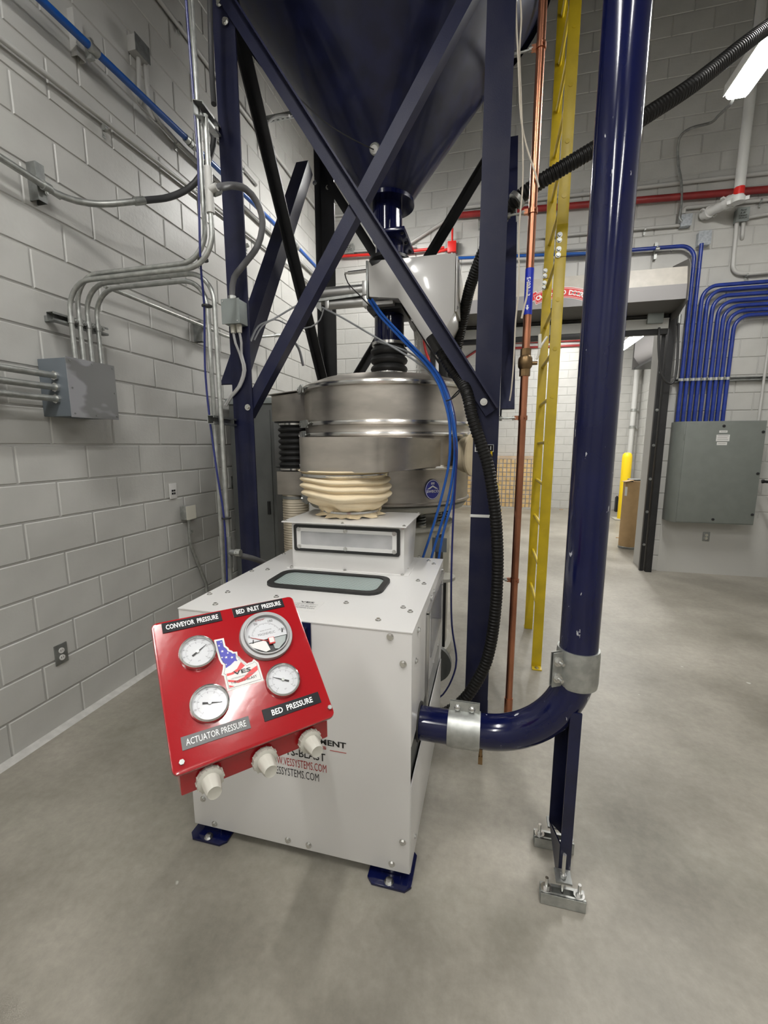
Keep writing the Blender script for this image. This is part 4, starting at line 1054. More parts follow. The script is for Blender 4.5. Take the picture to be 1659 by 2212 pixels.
# side window cover
sw_ = [V3(p) for p in ((2.135,1.893,0.875), (2.135,2.156,0.884), (2.135,2.226,0.614), (2.135,1.761,0.809))]
ya, yb = sw_[0].y - 0.06, sw_[2].y + 0.03
MB().box(X1+0.001, X1+0.004, ya, yb, 0.66, 0.90).build('side_window', 'smoke', mc)
MB().box(X1+0.006, X1+0.010, ya-0.14, yb+0.02, 0.50, 0.93).build('side_window_cover', 'acrylic', mc)
MB().box(X1+0.001, X1+0.014, ya-0.16, ya-0.14, 0.50, 0.94).box(X1+0.001, X1+0.014, ya-0.16, yb+0.02, 0.93, 0.945).build('cover_frame', 'alu', mc, bevel=0.002)
# feet
for (fx, fy) in ((X0+0.075, Y0+0.055), (X1-0.075, Y0+0.055), (X0+0.075, Y1-0.075), (X1-0.075, Y1-0.075)):
    f = MB().box(fx-0.04, fx+0.04, fy-0.04, fy+0.04, 0.010, 0.13).build('foot', 'navygloss', mc, bevel=0.003)
    ch_ = 0.022; w = 0.085; fyy = fy - 0.005
    MB().prism([(fx-w,fyy-w+ch_,0),(fx-w+ch_,fyy-w,0),(fx+w-ch_,fyy-w,0),(fx+w,fyy-w+ch_,0),(fx+w,fyy+w-ch_,0),(fx+w-ch_,fyy+w,0),(fx-w+ch_,fyy+w,0),(fx-w,fyy+w-ch_,0)], (0,0,0.011)).build('foot_plate', 'navygloss', f, bevel=0.002)
    MB().bolt((fx, fyy-0.065, 0.011), (0,0,1), 0.012).build('anchor_bolt', 'zinc', f)
# lettering on the front and the decal on top
def fz(p): return p[2]
FYL = Y0 - 0.0004
a = (1.891,1.345,0.53)
text('lettering', 'EQUIPMENT', (a[0], FYL, a[2]), (1,0,0), (0,0,1), 0.028, 'ink', mc, width=0.215, bold=0.03, align='RIGHT')
a = (1.813,1.345,0.508)
text('lettering', 'SERVICES', (a[0], FYL, a[2]), (1,0,0), (0,0,1), 0.0125, 'redink', mc, width=0.125, bold=0.03, align='RIGHT')
a, b_ = (1.827,1.345,0.503), (1.891,1.345,0.509)
MB().box(a[0], b_[0], Y0-0.0010, Y0, a[2]-0.0022, a[2]-0.0002).build('rule', 'redink', mc)
a = (1.808,1.345,0.467)
text('lettering', '1-877-TS-BLAST', (a[0], FYL, a[2]), (1,0,0), (0,0,1), 0.033, 'ink', mc, width=0.262, bold=0.012, align='RIGHT')
a = (1.811,1.345,0.421)
text('lettering', 'WWW.VESSYSTEMS.COM', (a[0], FYL, a[2]), (1,0,0), (0,0,1), 0.033, 'redink', mc, width=0.250, align='RIGHT')
a = (1.78,1.345,0.377)
text('lettering', 'VESSYSTEMS.COM', (a[0], FYL, a[2]), (1,0,0), (0,0,1), 0.033, 'ink', mc, width=0.195, align='RIGHT')
dc = [V3(p) for p in ((1.607,1.523,1.001), (1.741,1.535,1.001), (1.76,1.436,1.001), (1.627,1.427,1.001))]
dx0, dx1, dy0, dy1 = dc[0].x, dc[1].x, dc[2].y, dc[1].y
dl = MB().box(dx0, dx1, dy0, dy1, Z1-0.0005, Z1+0.0008).build('decal', 'stickerwhite', mc)
text('lettering', 'VES', ((dx0+dx1)/2, dy1-0.016, Z1+0.0009), (1,0,0), (0,1,0), 0.015, 'ink', dl, width=0.060, bold=0.03)
for k, s_ in enumerate(('VETERAN EQUIPMENT', '1-877-TS-BLAST', 'VESSYSTEMS.COM')):
    text('lettering', s_, ((dx0+dx1)/2, dy1-0.036-0.019*k, Z1+0.0009), (1,0,0), (0,1,0), 0.010 if k else 0.006, 'ink', dl, width=(dx1-dx0)*0.8)
# drain cock under the machine side
# carrying arm for the console
MB().box(1.640, 1.752, 0.86, Y0, 0.872, 0.980).build('console_arm', 'navy', mc, bevel=0.004)
MB().box(1.62, 1.765, Y0-0.006, Y0, 0.85, 1.0-0.003).build('arm_plate', 'navygloss', mc, bevel=0.002)

# ------------------------------------------------------------------ red gauge console
RO = V3((1.8563, 0.5541, 1.0579))
RU = Vector((0.683, 0.7304, 0)).normalized(); RN = Vector((0.466, -0.435, 0.770)).normalized(); RV_ = RN.cross(RU).normalized()
RH = Vector((0.7304, -0.683, 0)).normalized()
def rp(uv, d=0.0): return RO + RU*uv[0] + RV_*uv[1] + RN*d
rc = thing('gauge_console', 'red sloping gauge console with four dials in front of the white machine', 'control box', tuple(RO - RH*0.12 + RU*0.15 - Vector((0,0,0.06))))
cn = [(-0.0072,0.3044), (0.3065,0.3055), (0.3138,-0.0003), (0.0,0.0)]
LWd = (cn[1][0]-cn[0][0] + cn[2][0]-cn[3][0])/2; LH = (cn[0][1]+cn[1][1]-cn[2][1]-cn[3][1])/2
lc = ((cn[0][0]+cn[1][0]+cn[2][0]+cn[3][0])/4, (cn[0][1]+cn[1][1]+cn[2][1]+cn[3][1])/4)
MB().prism(rrect(rp(lc, -0.014), RU, RV_, LWd, LH, 0.012, 4), RN*0.014).build('lid', 'red', rc, bevel=0.004)
# body: wedge with vertical front and back
ins = 0.012
top_b = rp((lc[0]-LWd/2+ins, lc[1]-LH/2+ins), -0.012); top_t = rp((lc[0]-LWd/2+ins, lc[1]+LH/2-ins), -0.012)
zb = RO.z - 0.056
MB().prism([top_b, top_t, Vector((top_t.x, top_t.y, zb)), Vector((top_b.x, top_b.y, zb))], RU*(LWd-2*ins)).build('body', 'red', rc, bevel=0.003)
def plate(name, a, b, h, s, m, wm=None, bold=0.02, fw=0.88):
    c = ((a[0]+b[0])/2, (a[1]+b[1])/2); w = math.hypot(b[0]-a[0], b[1]-a[1])
    d = (RU*(b[0]-a[0]) + RV_*(b[1]-a[1])).normalized(); u = RN.cross(d)
    p = MB().obb(rp(c, 0.0008), d*(w/2), u*(h/2), RN*0.0008).build(name, m, rc)
    text('lettering', s, rp(c, 0.0016), d, u, h*0.50, 'whiteink', p, width=w*fw, bold=bold)
plate('nameplate', (0.016,0.2878), (0.1364,0.2889), 0.0235, 'CONVEYOR  PRESSURE', 'plateblack')
plate('nameplate', (0.1622,0.2898), (0.2822,0.2906), 0.0235, 'BED  INLET  PRESSURE', 'plateblack')
plate('nameplate', (0.0176,0.0484), (0.1396,0.0461), 0.0235, 'ACTUATOR PRESSURE', 'plategrey', bold=0.0)
plate('nameplate', (0.1674,0.0484), (0.2897,0.0476), 0.0235, 'BED  PRESSURE', 'plateblack', fw=0.72)
def circ(c, r, d, n=40, a0=0.0, a1=360.0): return [rp((c[0]+r*math.cos(math.radians(a0+(a1-a0)*k/n)), c[1]+r*math.sin(math.radians(a0+(a1-a0)*k/n))), d) for k in range(n + (0 if a1-a0 >= 360 else 1))]
def gauge(c, R, needle_deg, lab):
    g = MB().lathe(rp(c, 0), [(R*0.98,-0.002),(R,0.004),(R*0.98,0.010),(R*0.90,0.012),(R*0.86,0.010),(R*0.85,0.005)], 48, axis=RN, cap=False).build('gauge', 'bright', rc, label=lab)
    MB().prism(circ(c, R*0.88, 0.002), RN*0.0035).build('dial', 'dial', g)
    b = MB()
    for k in range(41):
        a = math.radians(225 - 270*k/40); r0 = R*(0.58 if k % 5 else 0.52); r1 = R*0.64
        ca, sa = math.cos(a), math.sin(a); w = 0.00022 if k % 5 else 0.0004
        b.add([rp((c[0]+r0*ca-w*sa, c[1]+r0*sa+w*ca), 0.0058), rp((c[0]+r0*ca+w*sa, c[1]+r0*sa-w*ca), 0.0058), rp((c[0]+r1*ca+w*sa, c[1]+r1*sa-w*ca), 0.0058), rp((c[0]+r1*ca-w*sa, c[1]+r1*sa+w*ca), 0.0058)], [(0,1,2,3)])
    b.build('scale_marks', 'greyink', g, smooth=0)
    for k in range(9):
        a = math.radians(225 - 270*k/8)
        text('numerals', str(k*20 if k else 0), rp((c[0]+R*0.74*math.cos(a), c[1]+R*0.74*math.sin(a)), 0.0056), RU, RV_, R*0.085, 'greyink', g)
    text('numerals', 'psi', rp((c[0], c[1]-R*0.55), 0.0056), RU, RV_, R*0.10, 'greyink', g)
    a = math.radians(needle_deg); ca, sa = math.cos(a), math.sin(a)
    def q(l, w): return rp((c[0]+l*ca - w*sa, c[1]+l*sa + w*ca), 0.0068)
    MB().prism([q(-R*0.36, R*0.05), q(-R*0.36, -R*0.05), q(-R*0.05, -R*0.035), q(R*0.62, -R*0.008), q(R*0.62, R*0.008), q(-R*0.05, R*0.035)], RN*0.0006).build('needle', 'ink', g)
    MB().cyl(rp(c, 0.006), rp(c, 0.009), R*0.085, 16).build('needle_hub', 'galv', g)
    return g
def ndl(c, t): return math.degrees(math.atan2(t[1]-c[1], t[0]-c[0]))
G1, G2, G3, G4 = (0.0732,0.2146), (0.0761,0.1039), (0.2244,0.1052), (0.2194,0.2154)
gauge(G1, 0.0365, ndl(G1, (0.0954,0.2279)), 'dial gauge under the conveyor pressure plate')
gauge(G2, 0.0370, ndl(G2, (0.0972,0.0987)), 'dial gauge above the actuator pressure plate')
gauge(G3, 0.0365, ndl(G3, (0.1984,0.1208)), 'dial gauge above the bed pressure plate')
# large diaphragm gauge
R4 = 0.0590
g4 = MB().lathe(rp(G4, 0), [(R4,-0.002),(R4,0.005),(R4*0.97,0.009),(R4*0.86,0.009),(R4*0.83,0.014),(R4*0.79,0.014),(R4*0.78,0.004)], 56, axis=RN, cap=False).build('large_gauge', 'bezel', rc, label='large dial gauge with a grey bezel and red-edged needle')
MB().prism(circ(G4, R4*0.80, 0.001), RN*0.002).build('gauge_well', 'black', g4)
up_ = [rp((G4[0]+R4*0.78*math.cos(math.radians(a)), G4[1]+R4*0.78*math.sin(math.radians(a))), 0.004) for a in range(-12, 193, 6)]
MB().prism(up_, RN*0.001).build('dial', 'dial', g4)
MB().prism([rp((G4[0]+x*R4, G4[1]+y*R4), 0.004) for x, y in ((-0.72,-0.20),(-0.1,-0.20),(-0.02,-0.62),(-0.20,-0.66),(-0.62,-0.38))], RN*0.0015).build('dial_pointer_plate', 'stickerwhite', g4)
MB().prism([rp((G4[0]+x*R4, G4[1]+y*R4), 0.004) for x, y in ((0.12,-0.19),(0.72,-0.19),(0.62,-0.42),(0.30,-0.66),(0.16,-0.62))], RN*0.0012).build('dial_plate', 'jbox', g4)
b = MB(); b2 = MB()
for k in range(31):
    a = math.radians(165 - 150*k/30); r0 = R4*(0.52 if k % 5 else 0.49); r1 = R4*0.57
    ca, sa = math.cos(a), math.sin(a); w = 0.00028
    b.add([rp((G4[0]+r*ca+sg*w*sa, G4[1]-R4*0.05+r*sa-sg*w*ca), 0.0054) for r, sg in ((r0,-1),(r0,1),(r1,1),(r1,-1))], [(0,1,2,3)])
b.build('scale_marks', 'ink', g4, smooth=0)
for k, s_ in enumerate(('0', '50', '100', '150')):
    a = math.radians(168 - 52*k); text('numerals', s_, rp((G4[0]+R4*0.66*math.cos(a), G4[1]-R4*0.05+R4*0.66*math.sin(a)), 0.0052), RU, RV_, R4*0.10, 'ink', g4)
text('lettering', 'Dwyer', rp((G4[0]-R4*0.08, G4[1]+R4*0.68), 0.0052), RU, RV_, R4*0.12, 'redink', g4, shear=0.4)
text('lettering', 'MAGNEHELIC', rp((G4[0]+R4*0.02, G4[1]+R4*0.06), 0.0052), RU, RV_, R4*0.10, 'greyink', g4, width=R4*0.66)
text('lettering', 'INCHES OF WATER', rp((G4[0]+R4*0.02, G4[1]+R4*0.20), 0.0052), RU, RV_, R4*0.045, 'greyink', g4, width=R4*0.45)
def g4p(x, y, d): return rp((G4[0]+x*R4, G4[1]+y*R4), d)
MB().prism([g4p(-0.62,0.05,0.006), g4p(-0.60,0.02,0.006), g4p(0.0,-0.30,0.006), g4p(0.02,-0.27,0.006)], RN*0.0006).build('needle', 'redink', g4)
MB().prism([g4p(x,y,0.005) for x, y in ((0.0,-0.16),(0.22,-0.16),(0.22,-0.42),(0.0,-0.42))], RN*0.004).build('magnet_block', 'stickerred', g4)
MB().prism([g4p(x,y,0.0092) for x, y in ((0.02,-0.18),(0.20,-0.18),(0.20,-0.38),(0.02,-0.38))], RN*0.0008).build('magnet_label', 'stickerwhite', g4)
for x, y in ((-0.58,-0.16),(0.60,0.02)):
    MB().prism([g4p(x-0.02,y-0.06,0.006), g4p(x+0.03,y-0.06,0.006), g4p(x+0.06,y+0.08,0.006), g4p(x+0.03,y+0.08,0.006)], RN*0.001).build('stop_mark', 'ink', g4)
# state-shaped flag sticker
OUT = [(0.1143,0.2304), (0.1257,0.23), (0.1254,0.2144), (0.1302,0.2075), (0.1313,0.2017), (0.1368,0.1979), (0.1397,0.1934), (0.1452,0.1922), (0.1441,0.181), (0.1453,0.1747), (0.1495,0.1778), (0.1535,0.1691), (0.1574,0.1652), (0.1616,0.1581), (0.167,0.1602), (0.176,0.1607), (0.1786,0.163), (0.1823,0.1578), (0.1828,0.1351), (0.1829,0.1225), (0.1174,0.1222), (0.1176,0.1531), (0.1145,0.1557), (0.1183,0.1648), (0.1214,0.1754), (0.1178,0.1802), (0.1155,0.1895), (0.1145,0.2103)]
def grow(ps, k):
    n = len(ps); area = sum(ps[i][0]*ps[(i+1) % n][1] - ps[(i+1) % n][0]*ps[i][1] for i in range(n)); sg = 1 if area > 0 else -1
    out = []
    for i in range(n):
        a, b, c = Vector(ps[i-1]), Vector(ps[i]), Vector(ps[(i+1) % n])
        n1 = Vector(((b-a).y, -(b-a).x)).normalized()*sg; n2 = Vector(((c-b).y, -(c-b).x)).normalized()*sg
        m_ = (n1+n2); m_ = m_.normalized() if m_.length > 1e-6 else n1
        out.append(b + m_*k*min(1.6, 1/max(0.4, m_.dot(n1))))
    return out
st = MB().prism([rp(p, 0.0002) for p in grow(OUT, 0.0045)], RN*0.0004).build('flag_sticker', 'stickerwhite', rc, smooth=0)
MB().prism([rp(p, 0.0006) for p in grow(OUT, 0.0006)], RN*0.0002).build('sticker_outline', 'ink', st, smooth=0)
MB().prism([rp(p, 0.0008) for p in OUT], RN*0.0002).build('sticker_ground', 'stickerwhite', st, smooth=0)
blue = [OUT[i] for i in range(0, 10)] + [(0.1407,0.1766), (0.1307,0.17), (0.1199,0.1659)] + [OUT[24], OUT[25], OUT[26], OUT[27]]
MB().prism([rp(p, 0.0010) for p in blue], RN*0.0002).build('star_field', 'stickerblue', st, smooth=0)
for cpt, s_ in (((0.121,0.2046), 0.0034), ((0.1258,0.1891), 0.0034), ((0.137,0.1858), 0.0034), ((0.1172,0.2189), 0.0026), ((0.131,0.1979), 0.0026), ((0.1176,0.191), 0.0024), ((0.1225,0.1735), 0.0018), ((0.1229,0.2257), 0.0018)):
    MB().add([rp((cpt[0] + (s_ if k % 2 == 0 else s_*0.4)*math.cos(PI/2 + k*PI/5), cpt[1] + (s_ if k % 2 == 0 else s_*0.4)*math.sin(PI/2 + k*PI/5)), 0.0013) for k in range(10)] + [rp(cpt, 0.0013)],
             [(k, (k+1) % 10, 10) for k in range(10)]).build('star', 'stickerwhite', st, smooth=0)
for band in ([(0.1519,0.1706), (0.1583,0.1606), (0.1469,0.1535), (0.1316,0.1488), (0.1185,0.1483), (0.1187,0.1538), (0.1289,0.1533), (0.1414,0.1583)],
             [(0.1822,0.1535), (0.1817,0.1439), (0.1679,0.1365), (0.1517,0.1292), (0.1372,0.1281), (0.1186,0.1361), (0.1186,0.1406), (0.1357,0.1337), (0.1506,0.1367), (0.1669,0.1479)],
             [(0.1185,0.1291), (0.1287,0.1233), (0.1181,0.1233)]):
    MB().prism([rp(p, 0.0010) for p in band], RN*0.0002).build('stripe', 'stickerred', st, smooth=0)
d = (RU*((0.1811,0.1304)[0]-(0.1156,0.1305)[0]) + RV_*((0.1811,0.1304)[1]-(0.1156,0.1305)[1])).normalized(); u_ = RN.cross(d)
text('lettering', 'VES', rp((0.1499,0.1499), 0.0013), d, u_, 0.0085, 'ink', st, width=0.036, bold=0.02)
text('lettering', 'VETERAN EQUIPMENT', rp((0.1498,0.1395), 0.0013), d, u_, 0.0028, 'greyink', st, width=0.050)
text('lettering', '1-877-TS-BLAST', rp((0.1502,0.1312), 0.0013), d, u_, 0.0052, 'ink', st, width=0.052)
# lid screws and regulator knobs
for p in ((0.0134,0.0183), (0.3026,0.0197)): MB().bolt(rp(p, 0.0), RN, 0.0048, False).build('lid_screw', 'galvdark', rc)
def knob(uz):
    p = RO - RH*ins + RU*uz[0]; p.z = uz[1]
    k = MB().lathe(p, [(0.019,-0.004),(0.0235,0.0),(0.0235,0.010),(0.021,0.012)], 32, axis=RH).build('knob_collar', 'knob', rc)
    b = MB(); n = 36; vs = []
    for (r, h_) in ((0.0165,0.010),(0.0160,0.020),(0.0135,0.040),(0.0120,0.0435),(0.009,0.0425)):
        for i in range(n):
            a = 2*PI*i/n; rr = r*(0.94 if i % 4 == 0 and h_ > 0.012 and h_ < 0.043 else 1.0)
            vs.append(p + RH*h_ + RU*(rr*math.cos(a)) + Vector((0,0,rr*math.sin(a))))
    b.add(vs, [(i*n+j, i*n+(j+1) % n, (i+1)*n+(j+1) % n, (i+1)*n+j) for i in range(4) for j in range(n)] + [tuple(range(4*n, 5*n))])
    b.build('regulator_knob', 'knob', rc, recalc=True)
    b = MB()
    for i in range(14):
        a = 2*PI*i/14; b.obb(p + RH*0.006 + RU*(0.0238*math.cos(a)) + Vector((0,0,0.0238*math.sin(a))), RH*0.005, RU*0.0012, Vector((0,0,0.0012)))
    b.build('collar_grip', 'knob', k)
for uz in ((0.0566,1.0217), (0.1576,1.0172), (0.2524,1.018)): knob(uz)

# ------------------------------------------------------------------ blue conveying pipe
PXc, PYc, PR = 2.690, 1.520, 0.0625
dp = thing('conveying_pipe', 'glossy navy conveying pipe dropping to an elbow and entering the machine side', 'pipe', (PXc, PYc, 0))
MB().cyl((PXc, PYc, 0.885), (PXc, PYc, 7.2), PR, 40).build('vertical_pipe', 'navychip', dp)
HZ, ER = 0.553, 0.315
el = [V3((PXc - ER + ER*math.sin(a), PYc, HZ + ER - ER*math.cos(a))) for a in [PI/2*k/20 for k in range(21)]]
MB().tube([V3((2.30, PYc, HZ))] + el + [V3((PXc, PYc, 0.90))], PR*1.02, 40).build('elbow', 'navychip', dp)
MB().cyl((X1-0.02, PYc, HZ-0.004), (2.31, PYc, HZ-0.004), PR, 40).build('stub_pipe', 'navygloss', dp)
MB().lathe((X1+0.001, PYc, HZ), [(PR, 0.0), (PR+0.012, 0.0), (PR+0.012, 0.006), (PR, 0.006)], 40, axis=(1,0,0), cap=False).build('rubber_grommet', 'rubber', dp)
# couplings with bolted ears
c1 = MB().lathe((PXc, PYc, 0.862), [(PR,-0.067),(PR+0.006,-0.067),(PR+0.008,-0.05),(PR+0.008,0.05),(PR+0.006,0.067),(PR,0.067)], 48, cap=False).build('coupling', 'galv', dp)
ed = Vector((-0.86, -0.50, 0)).normalized(); es = Vector((0.50, -0.86, 0)).normalized()
for s in (-1, 1):
    MB().obb(V3((PXc, PYc, 0.862)) + ed*(PR+0.022) + es*(0.006*s), ed*0.022, es*0.002, Vector((0,0,0.062))).build('coupling_ear', 'galv', c1)
for z in (0.892, 0.832):
    p = V3((PXc, PYc, z)) + ed*(PR+0.024) + es*0.008
    MB().bolt(p, es, 0.012).cyl(p, p+es*0.026, 0.006, 10).build('bolt', 'zinc', c1)
c2 = MB().lathe((2.307, PYc, HZ-0.002), [(PR,-0.060),(PR+0.006,-0.060),(PR+0.008,-0.045),(PR+0.008,0.045),(PR+0.006,0.060),(PR,0.060)], 48, axis=(1,0,0), cap=False).build('coupling', 'galv', dp)
ed = Vector((0, 0.12, 1)).normalized(); es = Vector((0, -1, 0.12)).normalized()
for s in (-1, 1):
    MB().obb(V3((2.307, PYc, HZ)) + ed*(PR+0.020) + es*(0.006*s), Vector((0.056,0,0)), es*0.002, ed*0.020).build('coupling_ear', 'galv', c2)
for x in (2.280, 2.334):
    p = V3((x, PYc, HZ)) + ed*(PR+0.018) + es*0.008
    MB().lathe(p, [(0.013,0.0),(0.012,0.004),(0.007,0.008),(0.001,0.009)], 16, axis=es).build('bolt', 'zinc', c2)
    MB().bolt(V3((x, PYc, HZ)) + ed*(PR+0.020) - es*0.008, -es, 0.012).build('nut', 'zinc', c2)
MB().cyl((2.372,1.50,0.500), (2.372,1.50,0.462), 0.007, 10).box(2.364,2.380,1.492,1.508,0.432,0.464).build('drain_cock', 'brass', dp, label='small brass drain cock')
# channel support with two strut feet
XW = 2.705
sup = MB().box(XW-0.006, XW, 1.462, 1.592, 0.080, 0.70).box(XW-0.038, XW, 1.460, 1.467, 0.045, 0.715)
sup.prism([(XW-0.060,1.590,0.16),(XW,1.590,0.10),(XW,1.590,0.70),(XW-0.060,1.590,0.62)], (0,0.007,0))
sup.prism([(XW-0.040,1.462,0.045),(XW-0.044,1.500,0.050),(XW-0.060,1.590,0.16),(XW-0.040,1.462,0.19)], (0.005,0,0))
sup.build('support_channel', 'navy', dp, recalc=True)
for (yy, nm) in ((1.415, 0), (1.640, 1)):
    f = strut_channel((XW-0.105, yy, 0.0245), (XW+0.045, yy, 0.0245), 0.042, 0.042, (0,1,0)).build('strut_foot', 'galv', dp)
    MB().box(XW-0.105, XW+0.045, yy-0.021, yy-0.018, 0.001, 0.047).build('foot_side', 'galv', f)
    for xx in (XW-0.085, XW+0.025):
        MB().cyl((xx, yy, 0.046), (xx, yy, 0.050), 0.019, 20).cyl((xx, yy, 0.050), (xx, yy, 0.061), 0.011, 6).cyl((xx, yy, 0.05), (xx, yy, 0.090), 0.006, 10).build('anchor_stud', 'zinc', f)
    MB().cyl((XW-0.032, yy, 0.045), (XW-0.032, yy, 0.20 if nm == 0 else 0.14), 0.006, 10).cyl((XW-0.032, yy, 0.108), (XW-0.032, yy, 0.120), 0.011, 6).build('threaded_rod', 'zinc', f)
    MB().box(XW-0.058, XW-0.004, yy-0.02, yy+0.032, 0.098, 0.106).build('square_washer', 'galvdark', f)

# ------------------------------------------------------------------ copper shop-air pipe
KX, KY, KR = 2.529, 2.498, 0.0205
cp = thing('copper_pipe', 'vertical copper air pipe with blue flow label and bronze ball valve', 'pipe', (KX, KY, 0))
zv = (2.549,2.498,2.061)[2]
MB().cyl((KX, KY, 0.0), (KX, KY, zv-0.06), KR, 20).cyl((KX, KY, zv+0.06), (KX, KY, 7.0), KR, 20).build('pipe', 'copper', cp)
MB().cyl((KX, KY, 0.0), (KX, KY, 0.11), KR+0.004, 20).build('fitting', 'copper', cp)
v = MB().cyl((KX, KY, zv-0.07), (KX, KY, zv-0.035), KR+0.008, 8).cyl((KX, KY, zv+0.035), (KX, KY, zv+0.07), KR+0.007, 8).lathe((KX, KY, zv), [(0.026,-0.036),(0.036,-0.022),(0.038,0.0),(0.036,0.022),(0.026,0.036)], 24).cyl((KX+0.02, KY, zv-0.005), (KX+0.062, KY-0.005, zv-0.005), 0.010, 12).build('ball_valve', 'brass', cp)
hpz = [(2.585,2.49,2.075), (2.595,2.49,2.1), (2.598,2.49,2.13), (2.617,2.49,2.162)]
MB().tube(smooth_path(hpz, 0.01), 0.006, 8).build('valve_handle', 'ivory', cp)
MB().tube([V3(hpz[-1]), V3((2.632,2.49,2.186))], 0.006, 8).cyl((2.598,2.49,2.13), (2.595,2.49,2.2), 0.009, 10).build('handle_grip', 'ivory', cp)
zl0, zl1 = (2.545,2.478,2.301)[2], (2.538,2.478,2.528)[2]
lb_ = MB().lathe((KX, KY, 0), [(KR+0.0012, zl0), (KR+0.0012, zl1)], 28, cap=False).build('flow_label', 'bluelabel', cp)
vd = Vector((cam.location.x - KX, cam.location.y - KY, 0)).normalized()
sd_ = Vector((0,0,-1)); 
def wraptext(s, zc, length, h, m, parent):
    o = text('lettering', s, (0,0,0), (1,0,0), (0,1,0), h, m, parent, width=length, bold=0.02, lift=0.0)
    R = KR + 0.0018; a0 = math.atan2(-1.0, -0.22)
    org = Vector((KX, KY, 0))
    for vtx in o.data.vertices:
        co = vtx.co + org      # text() subtracted the parent's origin
        a = a0 + co.y/R
        vtx.co = Vector((KX + R*math.cos(a), KY + R*math.sin(a), zc - co.x)) - org
    return o
zz0 = (2.535,2.478,2.435)[2]
wraptext('SHOP AIR', zz0, abs((2.538,2.478,2.482)[2]-(2.536,2.478,2.388)[2]), 0.022, 'whiteink', lb_)
za_ = (2.534,2.478,2.334)[2]
def cylpt(u, w):
    R = KR + 0.0018; a = math.atan2(-1.0, -0.22) + u/R
    return Vector((KX + R*math.cos(a), KY + R*math.sin(a), za_ + w))
MB().add([cylpt(-0.004,0.012), cylpt(0.004,0.012), cylpt(0.004,0.0), cylpt(0.009,0.0), cylpt(0.0,-0.014), cylpt(-0.009,0.0), cylpt(-0.004,0.0)], [(0,6,2,1),(5,4,3,2,6)]).build('flow_arrow', 'whiteink', lb_, smooth=0)
for z in ((2.507,2.498,0.85)[2], (2.54,2.498,1.771)[2], (2.546,2.498,2.799)[2], (2.537,2.498,3.523)[2]):
    h_ = MB().cyl((KX, KY, z-0.012), (KX, KY, z+0.012), KR+0.005, 20).box(KX-KR-0.022, KX-KR+0.002, KY-0.010, KY+0.010, z-0.010, z+0.012).bolt((KX+0.012, KY-KR-0.005, z), (0.4,-0.9,0), 0.006, False).build('pipe_hanger', 'copper', cp)
    MB().cyl((LX1+0.002, KY+0.01, z), (KX-KR-0.02, KY+0.002, z), 0.0055, 8).cyl((LX1+0.002, KY+0.01, z), (LX1+0.016, KY+0.01, z), 0.013, 8).cyl((KX-KR-0.034, KY, z), (KX-KR-0.016, KY, z), 0.011, 8).build('hanger_rod', 'galv', h_)

# ------------------------------------------------------------------ yellow ladder
LXc, LYA, LYB, LWx = 2.754, 3.139, 3.822, 0.068
ld = thing('fixed_ladder', 'yellow fixed steel ladder with bolted rail splices behind the copper pipe', 'ladder', (LXc, (LYA+LYB)/2, 0))
for yy, zs, z0_ in ((LYA, (2.739,3.139,2.813)[2], 0.0), (LYB, (2.736,3.822,2.923)[2], 0.0)):
    MB().box(LXc-LWx/2, LXc+LWx/2, yy-0.005, yy+0.005, z0_, zs-0.002).build('rail', 'yellow', ld, bevel=0.0015)
    MB().box(LXc-LWx/2, LXc+LWx/2, yy-0.005, yy+0.005, zs+0.002, 6.0).build('rail', 'yellow', ld, bevel=0.0015)
    sg = -1 if yy == LYA else 1
    MB().box(LXc-LWx/2, LXc+LWx/2, yy-0.012 if sg < 0 else yy+0.005, yy-0.005 if sg < 0 else yy+0.012, zs-0.13 if sg > 0 else zs, zs+0.19).build('splice_plate', 'yellow', ld, bevel=0.001)
    MB().box(LXc-LWx/2, LXc+LWx/2, yy-0.060 if sg < 0 else yy, yy if sg < 0 else yy+0.06, 0.0, 0.009).build('rail_foot', 'yellow', ld, bevel=0.001)
for p in ((2.741,3.127,2.941), (2.74,3.127,2.909), (2.74,3.127,2.857), (2.739,3.127,2.822)): MB().bolt(p, (0,-1,0), 0.011).build('bolt', 'galv', ld)
for p in ((2.732,3.817,2.98), (2.731,3.817,2.942), (2.73,3.817,2.891), (2.729,3.817,2.854)): MB().bolt(p, (0,-1,0), 0.012).build('bolt', 'galv', ld)
MB().bolt((LXc, LYA-0.035, 0.009), (0,0,1), 0.011).build('bolt', 'zinc', ld)
zr = (2.71,3.139,0.422)[2]
for k in range(19):
    z = zr + 0.305*k
    if z > 5.9: break
    MB().cyl((LXc, LYA-0.004, z), (LXc, LYB+0.004, z), 0.0125, 12).build('rung', 'yellow', ld)
    MB().cyl((LXc, LYA-0.0085, z), (LXc, LYA-0.004, z), 0.014, 14).build('rung_weld', 'yellow', ld)

# ------------------------------------------------------------------ corrugated black hoses
def hose(label, pts, r, pitch=0.018, cat='hose', loc=None):
    p = resample(smooth_path(pts, 0.03), pitch/4)
    t = thing('corrugated_hose', label, cat, tuple(p[0]))
    MB().tube(p, r, 16, rf=lambda i: r*(1.0, 1.0, 0.90, 0.90)[i % 4]).build('hose', 'hose', t, smooth=30)
    return t
h1 = hose('black corrugated hose hanging from the front brace and curving down to the machine side',
     [(2.047,2.56,2.191), (2.113,2.55,2.084), (2.182,2.5,1.991), (2.233,2.4,1.898), (2.265,2.37,1.774), (2.318,2.36,1.623), (2.356,2.35,1.519), (2.394,2.34,1.325), (2.415,2.34,1.16), (2.427,2.33,0.972), (2.426,2.32,0.755), (2.407,2.31,0.53), (2.37,2.29,0.381), (2.287,2.26,0.227), (2.189,2.23,0.139), (2.081,2.2,0.087)], 0.033)
q = V3((2.047,2.56,2.191))
